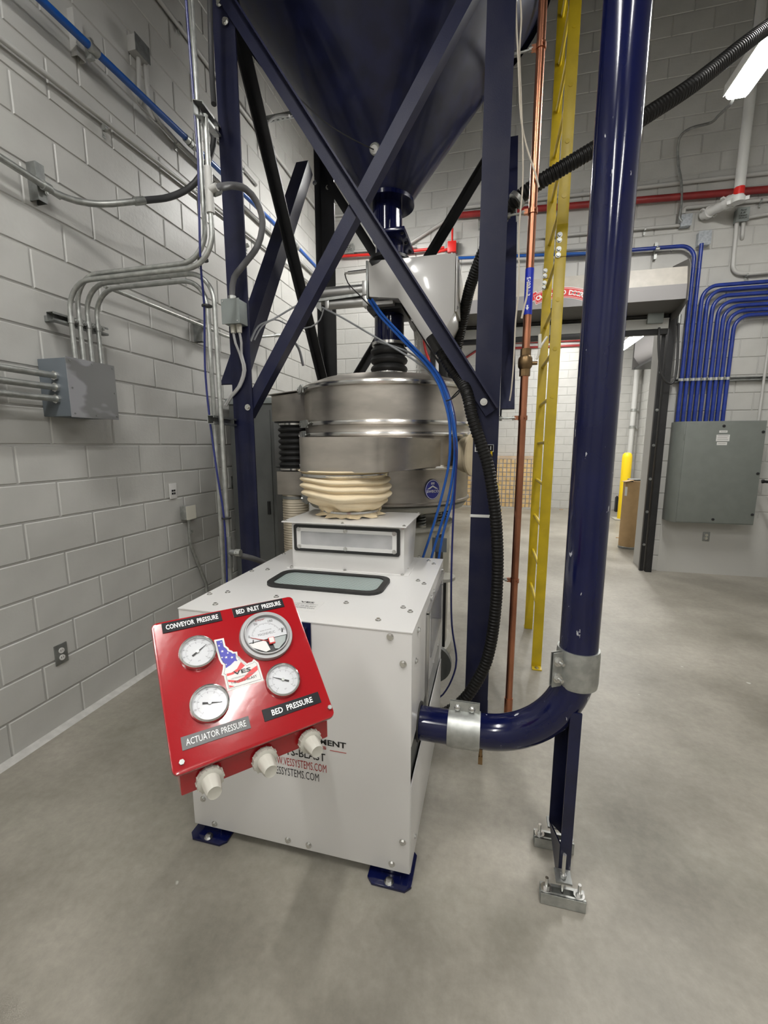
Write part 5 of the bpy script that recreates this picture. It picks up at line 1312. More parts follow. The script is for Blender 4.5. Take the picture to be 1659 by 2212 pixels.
MB().cyl(q + Vector((-0.03,0.0,0.05)), q + Vector((0.02,0,-0.035)), 0.040, 20).build('end_cuff', 'rubber', h1)
h2 = hose('black corrugated hose sagging from the upper right and dropping behind the right hopper leg',
     [(3.99,3.3,4.081), (3.78,3.2,3.924), (3.596,3.05,3.745), (3.438,2.95,3.596), (3.283,2.85,3.456), (3.104,2.8,3.341), (2.858,2.75,3.194), (2.655,2.75,3.101), (2.517,2.8,3.053), (2.428,2.88,3.019), (2.339,2.95,2.933), (2.262,3.05,2.832), (2.186,3.2,2.695), (2.134,3.35,2.533), (2.082,3.45,2.329), (2.036,3.5,2.15)], 0.040)
q = V3((2.459,2.83,3.027))
MB().cyl(q + Vector((-0.006,0,-0.008)), q + Vector((0.010,0,0.008)), 0.052, 20).cyl(q + Vector((0.0,-0.01,-0.05)), q + Vector((0.005,-0.01,-0.12)), 0.004, 6).build('hose_clip', 'galv', h2)
h3 = MB().cyl((2.034,3.0,2.188), (2.04,3.0,2.031), 0.030, 18).build('corrugated_hose', 'rubber')
tag(h3, 'short black hose stub standing on the sifter lid behind the brace', 'hose')

# cream strings hanging beside the copper pipe
line('string', [(2.397,2.46,3.787), (2.412,2.46,3.596), (2.42,2.46,3.518), (2.433,2.46,3.38), (2.446,2.46,3.239), (2.466,2.46,3.135), (2.497,2.46,3.039), (2.527,2.46,2.963), (2.551,2.47,2.893)], 0.0045, 'rope', 'cream string hanging from above and ending against the copper pipe', 'string')
line('string', [(2.416,2.47,3.791), (2.432,2.47,3.638), (2.43,2.47,3.504), (2.441,2.47,3.366), (2.462,2.45,3.109), (2.472,2.44,2.898), (2.464,2.44,2.688), (2.476,2.44,2.425), (2.467,2.43,2.266), (2.467,2.43,2.06), (2.462,2.44,1.92), (2.456,2.45,1.859)], 0.004, 'rope', 'long cream string hanging along the right edge of the right hopper leg', 'string')
line('string', [(2.518,2.44,2.444), (2.517,2.44,2.378), (2.508,2.44,2.334), (2.497,2.44,2.271)], 0.005, 'rope', 'short loose string end hanging beside the blue flow label', 'string')

# ------------------------------------------------------------------ back wall: door
dr = struct(MB().box(DX1-0.0, DX1+0.07, RY1-0.10, RY1-0.001, 0.0, 3.62), 'door_1', 'blacksteel')
MB().box(DX1-0.055, DX1-0.012, RY1-0.050, RY1-0.010, 0.0, 3.30).build('guide_channel', 'black', dr)
MB().box(DX0-0.07, DX0, RY1-0.10, RY1-0.001, 0.0, 3.62).build('guide_rail', 'blacksteel', dr)
for z in (0.35, 0.78, 1.2, 1.62, 2.05, 2.5): MB().bolt((DX1-0.03, RY1-0.052, z), (0,-1,0), 0.012).build('bolt', 'galvdark', dr)
zA, zB, zC, zD = (4.359,5.62,3.549)[2], (4.377,5.62,3.361)[2], (4.361,5.62,3.206)[2], (4.401,5.86,3.163)[2]
hxr = (4.376,5.62,3.417)[0]
hx0 = 1.28
ht = MB()
prof = [(6.095, zA+0.05), (5.66, zA+0.0), (5.62, zB), (5.62, zC), (5.86, zD), (6.095, zD)]
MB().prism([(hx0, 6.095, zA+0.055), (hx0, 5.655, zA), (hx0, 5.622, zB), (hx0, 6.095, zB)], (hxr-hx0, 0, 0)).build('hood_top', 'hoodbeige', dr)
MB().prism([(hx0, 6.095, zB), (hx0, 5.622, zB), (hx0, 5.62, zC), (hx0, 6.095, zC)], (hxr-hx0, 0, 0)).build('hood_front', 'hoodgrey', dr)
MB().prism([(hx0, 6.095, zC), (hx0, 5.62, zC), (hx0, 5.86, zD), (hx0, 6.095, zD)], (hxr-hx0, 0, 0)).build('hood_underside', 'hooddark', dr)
MB().prism([(hxr, 6.097, zA+0.16), (hxr, 5.64, zA+0.07), (hxr, 5.585, zA-0.02), (hxr, 5.575, zB), (hxr, 5.575, zC-0.03), (hxr, 5.80, zD-0.09), (hxr, 6.097, zD-0.09)], (0.008, 0, 0)).build('hood_bracket', 'hooddark', dr)
zE = (4.301,6.05,3.109)[2]; zF = (4.311,6.05,2.993)[2]; zG = (4.166,6.05,2.949)[2]
for k in range(3):
    z1_ = zD + 0.02 - k*(zD-zE+0.02)/3; z0_ = z1_ - (zD-zE+0.02)/3
    MB().prism([(DX0-0.05, 6.02, z1_), (DX0-0.05, 6.005, (z0_+z1_)/2), (DX0-0.05, 6.02, z0_+0.004), (DX0-0.05, 6.05, z0_+0.004), (DX0-0.05, 6.05, z1_)], (DX1-DX0+0.04, 0, 0)).build('door_slat', 'slat', dr)
MB().box(DX0-0.03, DX1-0.01, 5.995, 6.06, zF, zE).box(DX0-0.03, DX1-0.01, 5.985, 6.065, zE-0.012, zE).build('bottom_bar', 'bottombar', dr, bevel=0.003)
MB().box(DX0-0.03, DX1-0.01, 6.0, 6.055, zG-0.02, zF).build('bottom_seal', 'black', dr, bevel=0.004)
q0, q1 = V3((4.118,5.98,3.019)), V3((4.224,5.98,3.044))
MB().box(q0.x, q0.x+0.17, 5.955, 5.994, zE-0.06, zE+0.06).build('sensor_box', 'jbox', dr, bevel=0.004)
MB().box((4.25,6.0,3.213)[0], (4.416,6.0,3.202)[0], 5.97, 6.01, (4.326,6.0,3.177)[2], (4.322,6.0,3.219)[2]).build('stop_clip', 'galv', dr)
# maker's arc ribbon on the hood front
ac = (3.103,5.62,3.347)
Rr = 0.70; aw = 0.42; ccx, ccz = (3.081,5.62,3.369)[0], (3.081,5.62,3.369)[2] - Rr
def ap(r, a, d=0.0): return Vector((ccx + r*math.sin(a), 5.6185 - d, ccz + r*math.cos(a)))
def ribbon(r0, r1, a0, a1, d, n=24):
    b = MB(); vs = []
    for i in range(n+1):
        a = a0 + (a1-a0)*i/n; vs += [ap(r0, a, d), ap(r1, a, d)]
    b.add(vs, [(2*i, 2*i+2, 2*i+3, 2*i+1) for i in range(n)]); return b
rb0 = ribbon(Rr-0.062, Rr+0.062, -aw, aw, 0.0).build('door_emblem', 'stickerwhite', dr, smooth=0)
ribbon(Rr-0.055, Rr+0.055, -aw+0.01, aw-0.01, 0.0008).build('emblem_border', 'stickerred', rb0, smooth=0)
ribbon(Rr-0.047, Rr+0.047, -aw+0.02, aw-0.02, 0.0014).build('emblem_line', 'stickerwhite', rb0, smooth=0)
ribbon(Rr-0.042, Rr+0.042, -aw+0.026, aw-0.026, 0.0020).build('emblem_field', 'stickerred', rb0, smooth=0)
for sg in (-1, 1):
    tail = MB().add([ap(Rr+0.085, sg*(aw-0.08), -0.0), ap(Rr+0.085, sg*(aw+0.10), 0.0), ap(Rr-0.01, sg*(aw+0.10), 0.0), ap(Rr-0.01, sg*(aw-0.08), 0.0)], [(0,1,2,3) if sg > 0 else (3,2,1,0)])
    tail.v = [(x, y+0.0004, z) for x, y, z in tail.v]
    tl = tail.build('emblem_tail', 'stickerwhite', rb0, smooth=0)
    MB().add([ap(Rr+0.076, sg*(aw-0.07), 0.0002), ap(Rr+0.076, sg*(aw+0.09), 0.0002), ap(Rr+0.0, sg*(aw+0.09), 0.0002), ap(Rr+0.0, sg*(aw-0.07), 0.0002)], [(0,1,2,3) if sg > 0 else (3,2,1,0)]).build('tail_field', 'stickerred', rb0, smooth=0)
s_ = 'OVERHEAD DOOR'
for i, chh in enumerate(s_):
    if chh == ' ': continue
    a = -aw + 0.075 + (2*aw-0.15)*i/(len(s_)-1)
    text('emblem_letter', chh, ap(Rr, a, 0.0026), (math.cos(a), 0, -math.sin(a)), (math.sin(a), 0, math.cos(a)), 0.054, 'whiteink', rb0, bold=0.03)
# hand chain and guide seen left of the valve housing
hc_ = thing('hand_chain', 'thin steel hand chain hanging at the left jamb of the roller door', 'chain', (1.39,5.9,2.852))
zc0, zc1 = (1.364,5.95,3.276)[2], (1.4,5.95,2.44)[2]
xx = (1.375,5.95,2.922)[0]
for dx in (-0.022, 0.022):
    n = int((zc0-zc1)/0.030)
    for k in range(n):
        z = zc0 - 0.030*k; c = Vector((xx+dx, 5.95, z))
        rp_ = [c + (Vector((0.010*math.sin(2*PI*i/8), 0, 0.019*math.cos(2*PI*i/8))) if k % 2 else Vector((0, 0.010*math.sin(2*PI*i/8), 0.019*math.cos(2*PI*i/8)))) for i in range(9)]
        MB().tube(rp_, 0.0035, 5, cap=False).build('chain_link', 'galv', hc_)
# coiled lead by the right guide
line('cable', [(4.248,5.95,2.993), (4.246,5.9,2.763), (4.289,5.9,2.499), (4.344,5.9,2.381), (4.411,5.9,2.341), (4.449,5.9,2.398), (4.462,5.92,2.6), (4.461,5.96,2.869), (4.473,6.03,3.067)], 0.014, 'rubber', 'black coiled lead looping from the roller door bar to the wall', 'cable')
dk = MB().cyl((4.476,6.03,3.041), (4.475,6.03,3.144), 0.022, 12).cyl((4.473,6.05,3.15), (4.475,6.05,3.279), 0.014, 10).build('cord_connector', 'galv')
tag(dk, 'small connector and grey stub where the black coiled lead meets the wall', 'fitting')

# ------------------------------------------------------------------ back wall: pipes
def wallrun(name, label, pts, r, m, straps=(), group=None, bend=0.1, cat='conduit'):
    return conduit(name, label, pts, r, m, bend, group, straps, wall=(0,1,0), cat=cat, n=10)
XDv = (1,0,0)
wallrun('fire_pipe', 'dark red pipe running across the back wall above the door', ext([(2.269,6.03,4.505), (5.211,6.03,4.391)], 0.45, 0.3), 0.037, 'redpipe', straps=[((2.119,6.03,4.405), (1,0,0))], cat='pipe')
wallrun('painted_conduit', 'uppermost wall-coloured conduit across the back wall', ext([(3.98,6.06,4.589), (5.205,6.06,4.573)], 2.2, 0.2), 0.023, 'paintedpipe')
wallrun('painted_conduit', 'wall-coloured conduit below the red pipe ending above the cord box', [V3((4.424,6.06,4.252)), V3((4.423,6.06,4.315))] + ext([(4.479,6.06,4.314), (5.237,6.06,4.302)], 0, 0.2), 0.020, 'paintedpipe', straps=[((5.169,6.06,4.296), XDv)], bend=0.05)
wallrun('painted_conduit', 'wall-coloured conduit running left from the cord box behind the navy pipe', [(4.431,6.06,4.134)] + ext([(4.431,6.06,4.134), (4.042,6.06,4.143)], 0, 1.2)[1:], 0.017, 'paintedpipe', straps=[((4.033,6.06,4.129), XDv)])
wallrun('painted_conduit', 'wall-coloured conduit running right from the marked junction box', [(5.034,6.06,4.134)] + ext([(5.107,6.06,4.144), (5.255,6.06,4.155)], 0, 0.3), 0.018, 'paintedpipe')
wallrun('painted_conduit', 'wall-coloured conduit dropping from the marked box and turning right at the corner', [(4.965,6.06,4.113), (4.979,6.06,3.568)] + ext([(5.154,6.06,3.543), (5.326,6.06,3.547)], 0, 0.4), 0.021, 'paintedpipe', straps=[((5.123,6.06,3.536), XDv)], bend=0.14)
wallrun('painted_conduit', 'short wall-coloured conduit ending in the wall under the marked box', [(5.028,6.06,4.106), (5.033,6.06,3.943), (5.058,6.12,3.937)], 0.019, 'paintedpipe', bend=0.05)
wallrun('painted_conduit', 'diagonal wall-coloured conduit on the back wall behind the valve', ext([(1.272,6.06,4.29), (1.823,6.06,4.561)], 0.25, 0) + ext([(1.823,6.06,4.561), (2.142,6.06,4.551)], 0, 1.2)[1:], 0.019, 'paintedpipe', straps=[((2.061,6.06,4.555), XDv)], bend=0.15)
wallrun('painted_conduit', 'short wall-coloured conduit stub beside the dark rear leg', [(0.02,6.06,4.731), (0.322,6.06,4.719)], 0.018, 'paintedpipe')
wallrun('air_pipe', 'blue air pipe crossing the back wall behind the hopper right leg', ext([(1.989,6.0,3.994), (3.724,6.0,3.889)], 0.3, 0.0), 0.018, 'bluepipe', cat='pipe')
wallrun('painted_conduit', 'thin wall-coloured conduit just above the blue air pipe on the back wall', ext([(1.925,6.06,4.051), (3.58,6.06,3.984)], 0.3, 0.3), 0.010, 'paintedpipe')
wallrun('fire_pipe', 'bright red conduit low on the back wall behind the valve housing', [(0.241,6.04,4.195), (0.911,6.04,4.165), (1.685,6.04,4.161)], 0.018, 'redbox', cat='conduit')
wallrun('painted_conduit', 'thin wall-coloured conduit above the bright red conduit near the rear leg', [(0.416,6.06,4.244), (1.316,6.06,4.218)], 0.012, 'paintedpipe')
rbx = thing('alarm_box', 'bright red square box on the back wall above the white valve housing', 'box', (1.785,6.0,4.129))
q0, q1 = V3((1.733,5.97,4.204)), V3((1.842,5.97,4.073))
MB().box(q0.x, q1.x, 5.965, 6.03, q1.z, q0.z).build('body', 'redbox', rbx, bevel=0.006)
MB().box(q0.x-0.012, q1.x+0.02, 6.03, 6.098, q1.z-0.02, q0.z+0.02).build('back_box', 'jbox', rbx)
MB().cyl(((q0.x+q1.x)/2, 6.0, q0.z), ((q0.x+q1.x)/2, 6.0, q0.z+0.16), 0.014, 10).build('pipe_stub', 'redbox', rbx)
MB().cyl(((q0.x+q1.x)/2, 6.0, q1.z-0.10), ((q0.x+q1.x)/2, 6.0, q1.z), 0.014, 10).build('pipe_stub', 'whitepipe', rbx)
MB().tube(fillet([(q0.x+0.02, 6.0, q1.z+0.05), (1.541,6.0,4.093), (1.469,6.0,4.066), (1.458,6.0,3.943), (1.444,6.0,3.284)] + smooth_path([(1.442,6.0,2.989), (1.469,6.0,2.868), (1.515,6.0,2.746), (1.518,6.0,2.534), (1.508,6.09,2.424)], 0.04), 0.08), 0.017, 10).build('trailing_cable', 'redbox', rbx)
def jbox(name, label, p0, p1, yf, m='spangle', writing=None, cover=None):
    t = thing(name, label, 'box', ((p0[0]+p1[0])/2, 6.097, (p0[2]+p1[2])/2))
    MB().box(p0[0], p1[0], yf, 6.097, p1[2], p0[2]).build('body', m, t, bevel=0.004)
    MB().box(p0[0]-0.004, p1[0]+0.004, yf-0.004, yf, p1[2]-0.004, p0[2]+0.004).build('cover', cover or m, t)
    if writing:
        n = len(writing); hh = (p0[2]-p1[2])/(n+1)
        for i, s_ in enumerate(writing):
            text('handwriting', s_, ((p0[0]+p1[0])/2, yf-0.0046, p0[2]-hh*(i+0.9)), (1,0,0.04), (-0.04,0,1), hh*0.62, 'ink', t, width=(p1[0]-p0[0])*(0.5 if len(s_) < 6 else 0.72), bold=0.02, shear=0.2)
    return t
cb = jbox('junction_box', 'galvanised square box on the back wall at the lower end of the lamp cord', (4.393,6.02,4.227), (4.497,6.02,4.109), 6.02)
jbox('junction_box', 'galvanised square box on the back wall above a blue conduit', (4.588,6.02,4.031), (4.708,6.02,3.887), 6.02)
jbox('junction_box', 'grey junction box with four lines of black handwriting under the white sprinkler elbow', (4.942,6.02,4.229), (5.054,6.02,4.094), 6.02, 'jbox', ['Panel', 'LE', 'Circuit', '20,22,24'])
jbox('junction_box', 'pale junction box with handwriting on the back wall beside the dark rear leg', (0.33,6.02,4.33), (0.448,6.02,4.214), 6.02, 'galv', ['Panel', 'LE', 'Circuit', '7,9,11'])
# lamp cord
line('cable', [(4.185, 4.49, 4.46), (4.198,4.6,4.428), (4.28,4.9,4.571), (4.38,5.3,4.761), (4.467,5.7,4.944), (4.329,5.85,5.004), (4.268,5.95,4.977), (4.296,6.0,4.771), (4.349,6.0,4.552), (4.37,6.0,4.336), (4.365,6.0,4.192), (4.392,6.0,4.15)], 0.013, 'galvdark', 'grey armoured cord from the ceiling lamp down to a box on the back wall', 'cable')
# white sprinkler pipe
sk = thing('sprinkler_pipe', 'white sprinkler drop pipe with red band and grooved elbow into the back wall', 'pipe', (4.786,5.72,4.192))
yS = 5.72
pS = V3((4.806,5.72,4.163)); rS = 0.047
pW = V3((4.741,6.1,4.215)); pM = V3((pS.x, yS, pW.z))
MB().cyl((pS.x, yS, pS.z), (pS.x, yS, RZ), rS, 24).build('drop_pipe', 'whitepipe', sk)
MB().lathe((pS.x, yS, pS.z+0.06), [(rS+0.0008, 0.0), (rS+0.0008, 0.075)], 24, cap=False).build('red_band', 'redbox', sk)
ep = fillet([pS+Vector((0,0,0.02)), pM, Vector((pS.x-0.10, yS+0.2, pW.z))], 0.10, 8)
MB().tube(ep, rS+0.004, 18).build('elbow', 'whitepipe', sk)
MB().tube([Vector((pS.x-0.09, yS+0.18, pW.z)), Vector((pS.x-0.19, 6.070, pW.z))], rS, 18).build('branch_pipe', 'whitepipe', sk)
for c, ax in ((pS+Vector((0,0,0.015)), Vector((0,0,1))), (Vector((pS.x-0.05, yS+0.10, pW.z)), Vector((-0.45,0.9,0)).normalized()), (Vector((pS.x-0.15, yS+0.29, pW.z)), Vector((-0.25,0.96,0)).normalized())):
    s_ = ax.cross(Vector((0.3,0.2,1))).normalized() if abs(ax.z) < 0.9 else Vector((0.9,-0.4,0)).normalized()
    MB().cyl(c-ax*0.024, c+ax*0.024, rS+0.014, 22).obb(c+s_*(rS+0.026), s_*0.020, ax*0.018, ax.cross(s_)*0.009).obb(c-s_*(rS+0.026), s_*0.020, ax*0.018, ax.cross(s_)*0.009).bolt(c+s_*(rS+0.03)+ax.cross(s_)*0.009, ax.cross(s_), 0.010, False).build('grooved_coupling', 'whitepipe', sk)

# ------------------------------------------------------------------ blue conduits over the electrical panel
yB = 6.005
xb = [(4.558,6.02,1.938)[0], (4.617,6.02,1.937)[0], (4.678,6.02,1.936)[0], (4.736,6.02,1.935)[0], (4.796,6.02,1.935)[0], (4.86,6.02,1.934)[0], (4.917,6.02,1.933)[0], (4.973,6.02,1.932)[0], (5.033,6.02,1.931)[0]]
zP = 1.905
order = ['first', 'second', 'third', 'fourth', 'fifth', 'sixth', 'seventh', 'eighth', 'ninth']
RB = 0.021
zt7 = [(5.236,6.02,3.425)[2], (5.241,6.02,3.38)[2], (5.249,6.02,3.316)[2], (5.256,6.02,3.254)[2], (5.262,6.02,3.197)[2], (5.269,6.02,3.14)[2], (5.275,6.02,3.087)[2]]
zt7[0] += 0.008
GB = 'blue conduits above the electrical panel'
z0b = (4.439,6.02,3.885)[2]
b1 = conduit('blue_conduit', 'first blue conduit from the left above the panel, bending left over the door', [(xb[0], yB, zP), (xb[0], yB, z0b)] + ext([(xb[0], yB, z0b), (4.099,6.02,3.9)], 0, 1.0)[1:], RB, 'blueconduit', 0.16, GB)
q = V3((4.166,6.0,3.88))
MB().box(q.x-0.015, q.x+0.015, 6.045, 6.095, q.z-0.09, q.z+0.09).bolt((q.x, 6.0, q.z+0.01), (0,-1,0), 0.012).cyl((q.x-0.02, yB, q.z), (q.x+0.02, yB, q.z), RB+0.005, 12).build('clamp', 'galv', b1)
b2_ = conduit('blue_conduit', 'second blue conduit from the left above the panel, rising to a box', [(xb[1], yB, zP), (xb[1], yB, (4.681,6.02,3.33)[2]), (xb[1], yB, (4.643,6.02,3.894)[2])], RB, 'blueconduit', 0.2, GB)
for k in range(7):
    x = xb[k+2]; z = zt7[k]
    c_ = conduit('blue_conduit', order[k+2] + ' blue conduit from the left above the panel, bending right near the corner', [(x, yB, zP), (x, yB, z), (5.775, yB, z)], RB, 'blueconduit', 0.15, GB)
    if k > 2: MB().cyl((5.70, yB, z), (5.74, yB, z), RB+0.005, 12).build('coupling', 'galv', c_)
zst = (4.786,6.0,2.395)[2]
st_ = thing('strut_channel', 'horizontal strut channel clamping the nine blue conduits to the back wall', 'bracket', (xb[4], 6.07, zst))
strut_channel((xb[0]-0.06, 6.068, zst), (5.70, 6.068, zst), 0.042, 0.042, (0,0,1)).build('channel', 'galvdark', st_)
for x in xb:
    MB().cyl((x, yB, zst-0.016), (x, yB, zst+0.016), RB+0.0045, 12).obb((x-RB-0.008, 6.0, zst), (0.009,0,0), (0,0.012,0), (0,0,0.014)).bolt((x-RB-0.008, 5.988, zst), (0,-1,0), 0.007, False).build('clamp', 'galv', st_)
conduit('painted_conduit', 'white conduit at the right end of the strut beside the blue conduits', [((5.409,6.02,1.926)[0], 6.03, zP-0.05), ((5.409,6.02,1.926)[0], 6.03, (5.348,6.02,3.033)[2])], 0.014, 'paintedpipe', 0.1)

# electrical panel
EX0, EX1, EZ0, EZ1 = 4.535, 5.405, 0.690, 1.900
ep_ = thing('electrical_panel', 'large grey electrical panel on the back wall under the blue conduits', 'cabinet', ((EX0+EX1)/2, 6.09, EZ0))
MB().prism([(EX0-0.005,6.097,EZ0),(EX0,5.93,EZ0),(EX0+0.055,5.850,EZ0),(EX1,5.850,EZ0),(EX1+0.01,6.097,EZ0)], (0,0,EZ1-EZ0)).build('body', 'cabinet', ep_, bevel=0.004)
MB().box(EX0+0.062, EX1-0.004, 5.842, 5.850, EZ0+0.012, EZ1-0.012).build('door', 'cabinet', ep_, bevel=0.003)
for p in ((4.982,5.842,1.843), (5.376,5.842,1.772), (5.377,5.842,1.298), (5.378,5.842,0.815), (4.984,5.842,0.743)):
    MB().lathe(p, [(0.016,0.0),(0.015,0.006),(0.008,0.008),(0.001,0.008)], 16, axis=(0,-1,0)).build('quarter_turn_latch', 'black', ep_)
for (a, b_, lines) in (((4.941,5.842,1.791), (5.023,5.842,1.766), []), ((4.918,5.842,1.743), (5.052,5.842,1.668), []), ((4.93,5.842,1.658), (5.033,5.842,1.623), [])):
    MB().box(a[0], b_[0], 5.8395, 5.8421, b_[2], a[2]).build('rating_plate', 'stickerwhite', ep_)
    b = MB()
    for k in range(3 if (a[2]-b_[2]) > 0.05 else 1):
        zz = a[2] - (a[2]-b_[2])*(k+0.6)/(3.4 if (a[2]-b_[2]) > 0.05 else 1.3)
        b.box(a[0]+0.012, b_[0]-0.012-0.01*(k % 2), 5.8392, 5.8396, zz-0.0022, zz+0.0022)
    b.build('fine_print', 'greyink', ep_)
for z in (1.72, 1.30, 0.80): MB().cyl((EX0+0.056, 5.846, z-0.03), (EX0+0.056, 5.846, z+0.03), 0.006, 8).build('hinge', 'cabinet', ep_)
hd_ = MB().cyl((5.447,5.86,1.207), (5.493,5.6,1.209), 0.016, 12).cyl((5.441,5.865,1.206), (5.455,5.85,1.208), 0.022, 12).build('lever', 'black', ep_, label='black lever handle at the panel right edge')
c = V3((5.046,6.098,0.483))
t = thing('outlet', 'steel double power outlet on the back wall below the grey panel', 'outlet', tuple(c))
MB().box(c.x-0.038, c.x+0.038, 6.088, 6.0965, c.z-0.058, c.z+0.058).build('plate', 'galvdark', t, bevel=0.002)
for s in (-1, 1):
    f = MB().cyl((c.x, 6.089, c.z+s*0.021), (c.x, 6.084, c.z+s*0.021), 0.016, 16).build('socket', 'ivory', t)
    MB().box(c.x-0.008, c.x-0.005, 6.0834, 6.0842, c.z+s*0.021-0.005, c.z+s*0.021+0.006).box(c.x+0.005, c.x+0.008, 6.0834, 6.0842, c.z+s*0.021-0.005, c.z+s*0.021+0.006).build('slots', 'ink', f)

# ------------------------------------------------------------------ room beyond the door
bo = thing('bollard', 'yellow round-topped bollard in the room beyond the door', 'bollard', (5.24, 10.29, 0))
MB().lathe((5.24, 10.29, 0), [(0.098, 0.02), (0.098, 1.36), (0.088, 1.42), (0.060, 1.455), (0.001, 1.465)], 32).build('sleeve', 'bollard', bo)
MB().box(5.06, 5.42, 10.11, 10.47, 0.0, 0.022).build('base_plate', 'gauze', bo)
tb = thing('cardboard_tube', 'tall brown cardboard drum standing just inside the far room', 'drum', (4.545, 7.42, 0))
MB().lathe((4.545, 7.42, 0), [(0.125,0.0),(0.128,0.01),(0.125,0.03),(0.125,1.06),(0.121,1.06),(0.121,0.05)], 40, cap=False).build('drum_wall', 'cardboard', tb)
MB().lathe((4.545, 7.42, 0), [(0.126,0.0),(0.13,0.004),(0.13,0.028),(0.126,0.032)], 40, cap=False).build('bottom_rim', 'galvdark', tb)
MB().obb((4.45, 7.33, 1.075), (0.06,0.02,0.012), (-0.02,0.05,0), (0,0,0.003)).obb((4.60, 7.44, 1.07), (0.05,0.0,0.0), (0,0.06,0.01), (0,0,0.003)).build('loose_flap', 'cardboard', tb)
MB().lathe((4.62, 7.52, 0), [(0.11,1.05),(0.118,1.055),(0.118,1.09),(0.11,1.095)], 36).build('inner_rim', 'darkcabinet', tb)
MB().prism([(4.545+0.127*math.cos(math.radians(a)), 7.42+0.127*math.sin(math.radians(a)), 0.84) for a in (205, 215, 225)] + [(4.545+0.1262*math.cos(math.radians(a)), 7.42+0.1262*math.sin(math.radians(a)), 0.84) for a in (225, 215, 205)], (0,0,0.14)).build('paper_label', 'stickerwhite', tb)
cn_ = thing('jerry_can', 'small dark container with a pink cap beside the yellow bollard', 'container', (5.36, 11.3, 0))
cpx = V3((5.467,11.499,0.0))
cx_, cy_ = cpx.x, cpx.y
MB().box(cx_-0.07, cx_+0.07, cy_-0.06, cy_+0.06, 0.0, 0.36).build('body', 'blacksteel', cn_, bevel=0.012)
MB().cyl((cx_+0.02, cy_, 0.36), (cx_+0.02, cy_, 0.41), 0.03, 14).build('cap', 'stickerred', cn_)
MB().cyl((cx_-0.04, cy_, 0.36), (cx_-0.04, cy_, 0.385), 0.02, 12).build('neck', 'black', cn_)
# wrapped pallet of yellow bricks
yW = 11.45
w0, w1 = V3((2.504,11.45,1.331)), V3((3.577,11.45,0.021))
pw = thing('wrapped_stack', 'plastic-wrapped stack of yellow bricks against the far room wall', 'stack', ((w0.x+w1.x)/2, yW+0.15, 0))
bx0, bx1, bz1 = w0.x-0.9, w1.x, w0.z
MB().box(bx0+0.004, bx1-0.004, yW+0.02, yW+0.28, 0.03, bz1-0.01).build('stack_core', 'stackcore', pw)
nx = int((bx1-bx0)/0.098); nz = 11; b = MB()
dx = (bx1-bx0)/nx; dz = (bz1-0.09)/nz
for i in range(nx):
    for k in range(nz):
        j = random.uniform(0, 0.012)
        b.box(bx0+i*dx+0.011, bx0+(i+1)*dx-0.011, yW+j, yW+0.06, 0.03+k*dz+0.010, 0.03+(k+1)*dz-0.010)
b.build('bricks', 'palletyellow', pw, kind='stuff')
MB().box(bx0, bx1, yW-0.004, yW+0.27, bz1-0.06, bz1+0.01).build('top_sheet', 'cardboard', pw)
MB().box(bx0, bx1, yW-0.01, yW+0.28, 0.0, 0.03).build('skid', 'gauze', pw)
b = MB(); vs = []; nxx, nzz = 60, 30
for k in range(nzz+1):
    for i in range(nxx+1):
        x = bx0-0.02 + (bx1-bx0+0.04)*i/nxx; z = 0.01 + bz1*k/nzz
        y = yW - 0.035 - 0.016*math.sin(6*x + 9*z) * math.sin(17*x - 23*z) - 0.010*math.sin(31*x+19*z) - 0.008*random.random()
        vs.append((x, y, z))
b.add(vs, [(k*(nxx+1)+i, k*(nxx+1)+i+1, (k+1)*(nxx+1)+i+1, (k+1)*(nxx+1)+i) for k in range(nzz) for i in range(nxx)])
b.build('stretch_wrap', 'wrap', pw, smooth=20)
line('cable', [(2.55,11.3,0.701), (2.614,11.3,0.524), (2.575,11.3,0.368), (2.607,11.3,0.129), (2.632,11.134,0.009), (2.684,10.907,0.009)], 0.008, 'yellow', 'thin yellow cord hanging in front of the wrapped brick stack', 'cable')
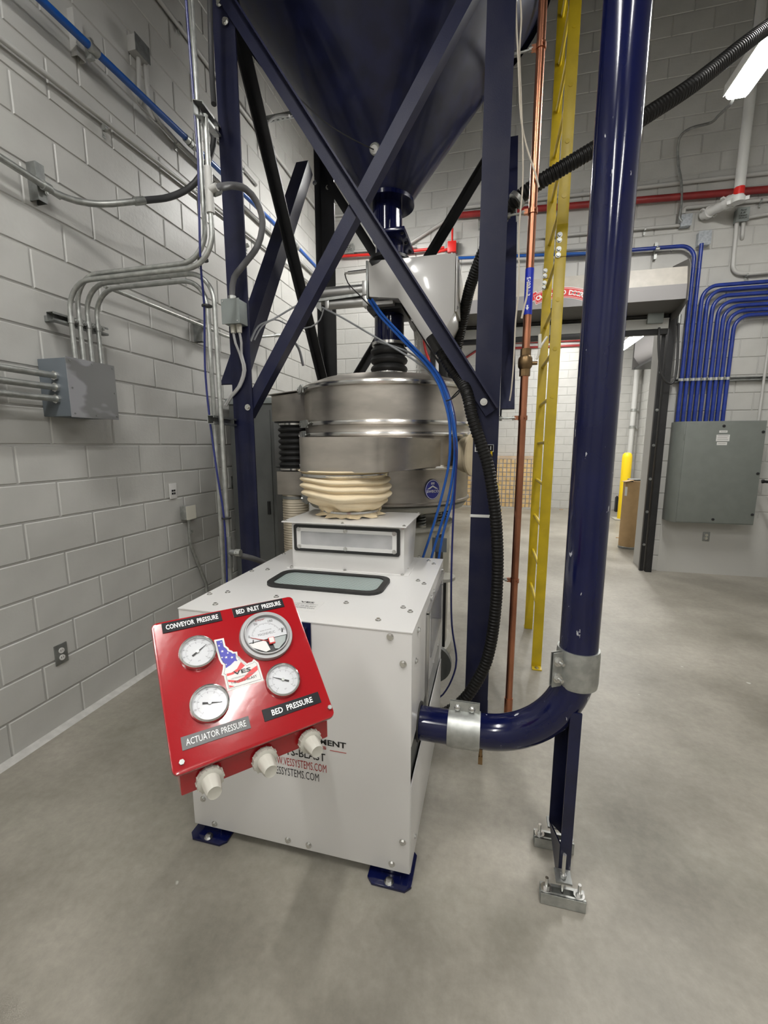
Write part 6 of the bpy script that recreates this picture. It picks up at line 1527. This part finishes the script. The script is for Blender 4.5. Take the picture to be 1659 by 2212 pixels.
# second hood on the far room's right wall, white pipe, lamp, red pipes
hzb, hzt = (5.33,10.8,3.266)[2], (5.448,10.8,3.937)[2]
hd0 = (5.334,10.8,3.442)[0]
h_ = struct(MB().prism([(5.815, 8.2, hzt),(hd0+0.10, 8.2, hzt),(hd0, 8.2, hzt-0.12),(hd0,8.2,hzb+0.25),(hd0+0.10,8.2,hzb+0.10),(hd0+0.25,8.2,hzb+0.03),(5.815,8.2,hzb+0.03)], (0, 2.58, 0)), 'door_2', 'hoodgrey')
MB().box(hd0-0.02, 5.815, 10.78, 10.80, hzb-0.01, hzt-0.1).build('end_bracket', 'hooddark', h_)
MB().box(hd0+0.02, 5.815, 8.2, 10.78, hzb-0.01, hzb+0.03).build('under_plate', 'black', h_)
wp_ = thing('down_pipe', 'white vertical pipe in the far corner behind the yellow bollard', 'pipe', (5.40, 11.66, 0))
xw_ = (5.659,11.6,2.294)[0]
MB().cyl((xw_, 11.62, 0.0), (xw_, 11.62, 3.6), 0.055, 16).build('pipe', 'whitepipe', wp_)
for z in (2.05, 2.45): MB().cyl((xw_, 11.62, z-0.03), (xw_, 11.62, z+0.03), 0.068, 16).box(xw_-0.012, xw_+0.10, 11.60, 11.70, z-0.015, z+0.015).build('pipe_clamp', 'galv', wp_)
lamp((4.757,8.854,3.45)[0]-0.1, 7.9, 9.5, 3.42, 'bright ceiling lamp seen through the door in the far room', 'far room ceiling lamps', w=0.2, drop=0.04)
lamp(4.0, 9.8, 11.2, 4.3, 'ceiling lamp of the far room hidden above the door hood near its back wall', 'far room ceiling lamps', w=0.15)
lamp(2.2, 7.6, 9.0, 4.3, 'ceiling lamp of the far room hidden above the door hood on the left', 'far room ceiling lamps', w=0.13)
wallrun('fire_pipe', 'upper of two dark red pipes high on the far room wall', ext([(2.554,11.715,4.168), (4.398,11.715,4.133)], 0.2, 0.3), 0.028, 'redpipe', cat='pipe')
wallrun('fire_pipe', 'lower of two dark red pipes high on the far room wall', [(1.584,11.715,3.808), (1.929,11.715,4.02)] + ext([(2.275,11.715,4.037), (4.405,11.715,4.015)], 0, 0.3), 0.028, 'redpipe', cat='pipe')
# litter on the far floor
for (p, lab) in (((4.161,11.491,0.0), 'tiny brown scrap on the far room floor by its back wall'), ((4.621,8.172,-0.0), 'tiny dark scrap on the far room floor in front of the bollard')):
    p = V3(p)
    tag(MB().prism([p+Vector((-0.05,-0.02,0.001)), p+Vector((0.04,-0.03,0.001)), p+Vector((0.06,0.02,0.001)), p+Vector((-0.03,0.03,0.001))], (0,0,0.008)).build('litter_scrap', 'cardboard'), lab, 'scrap')
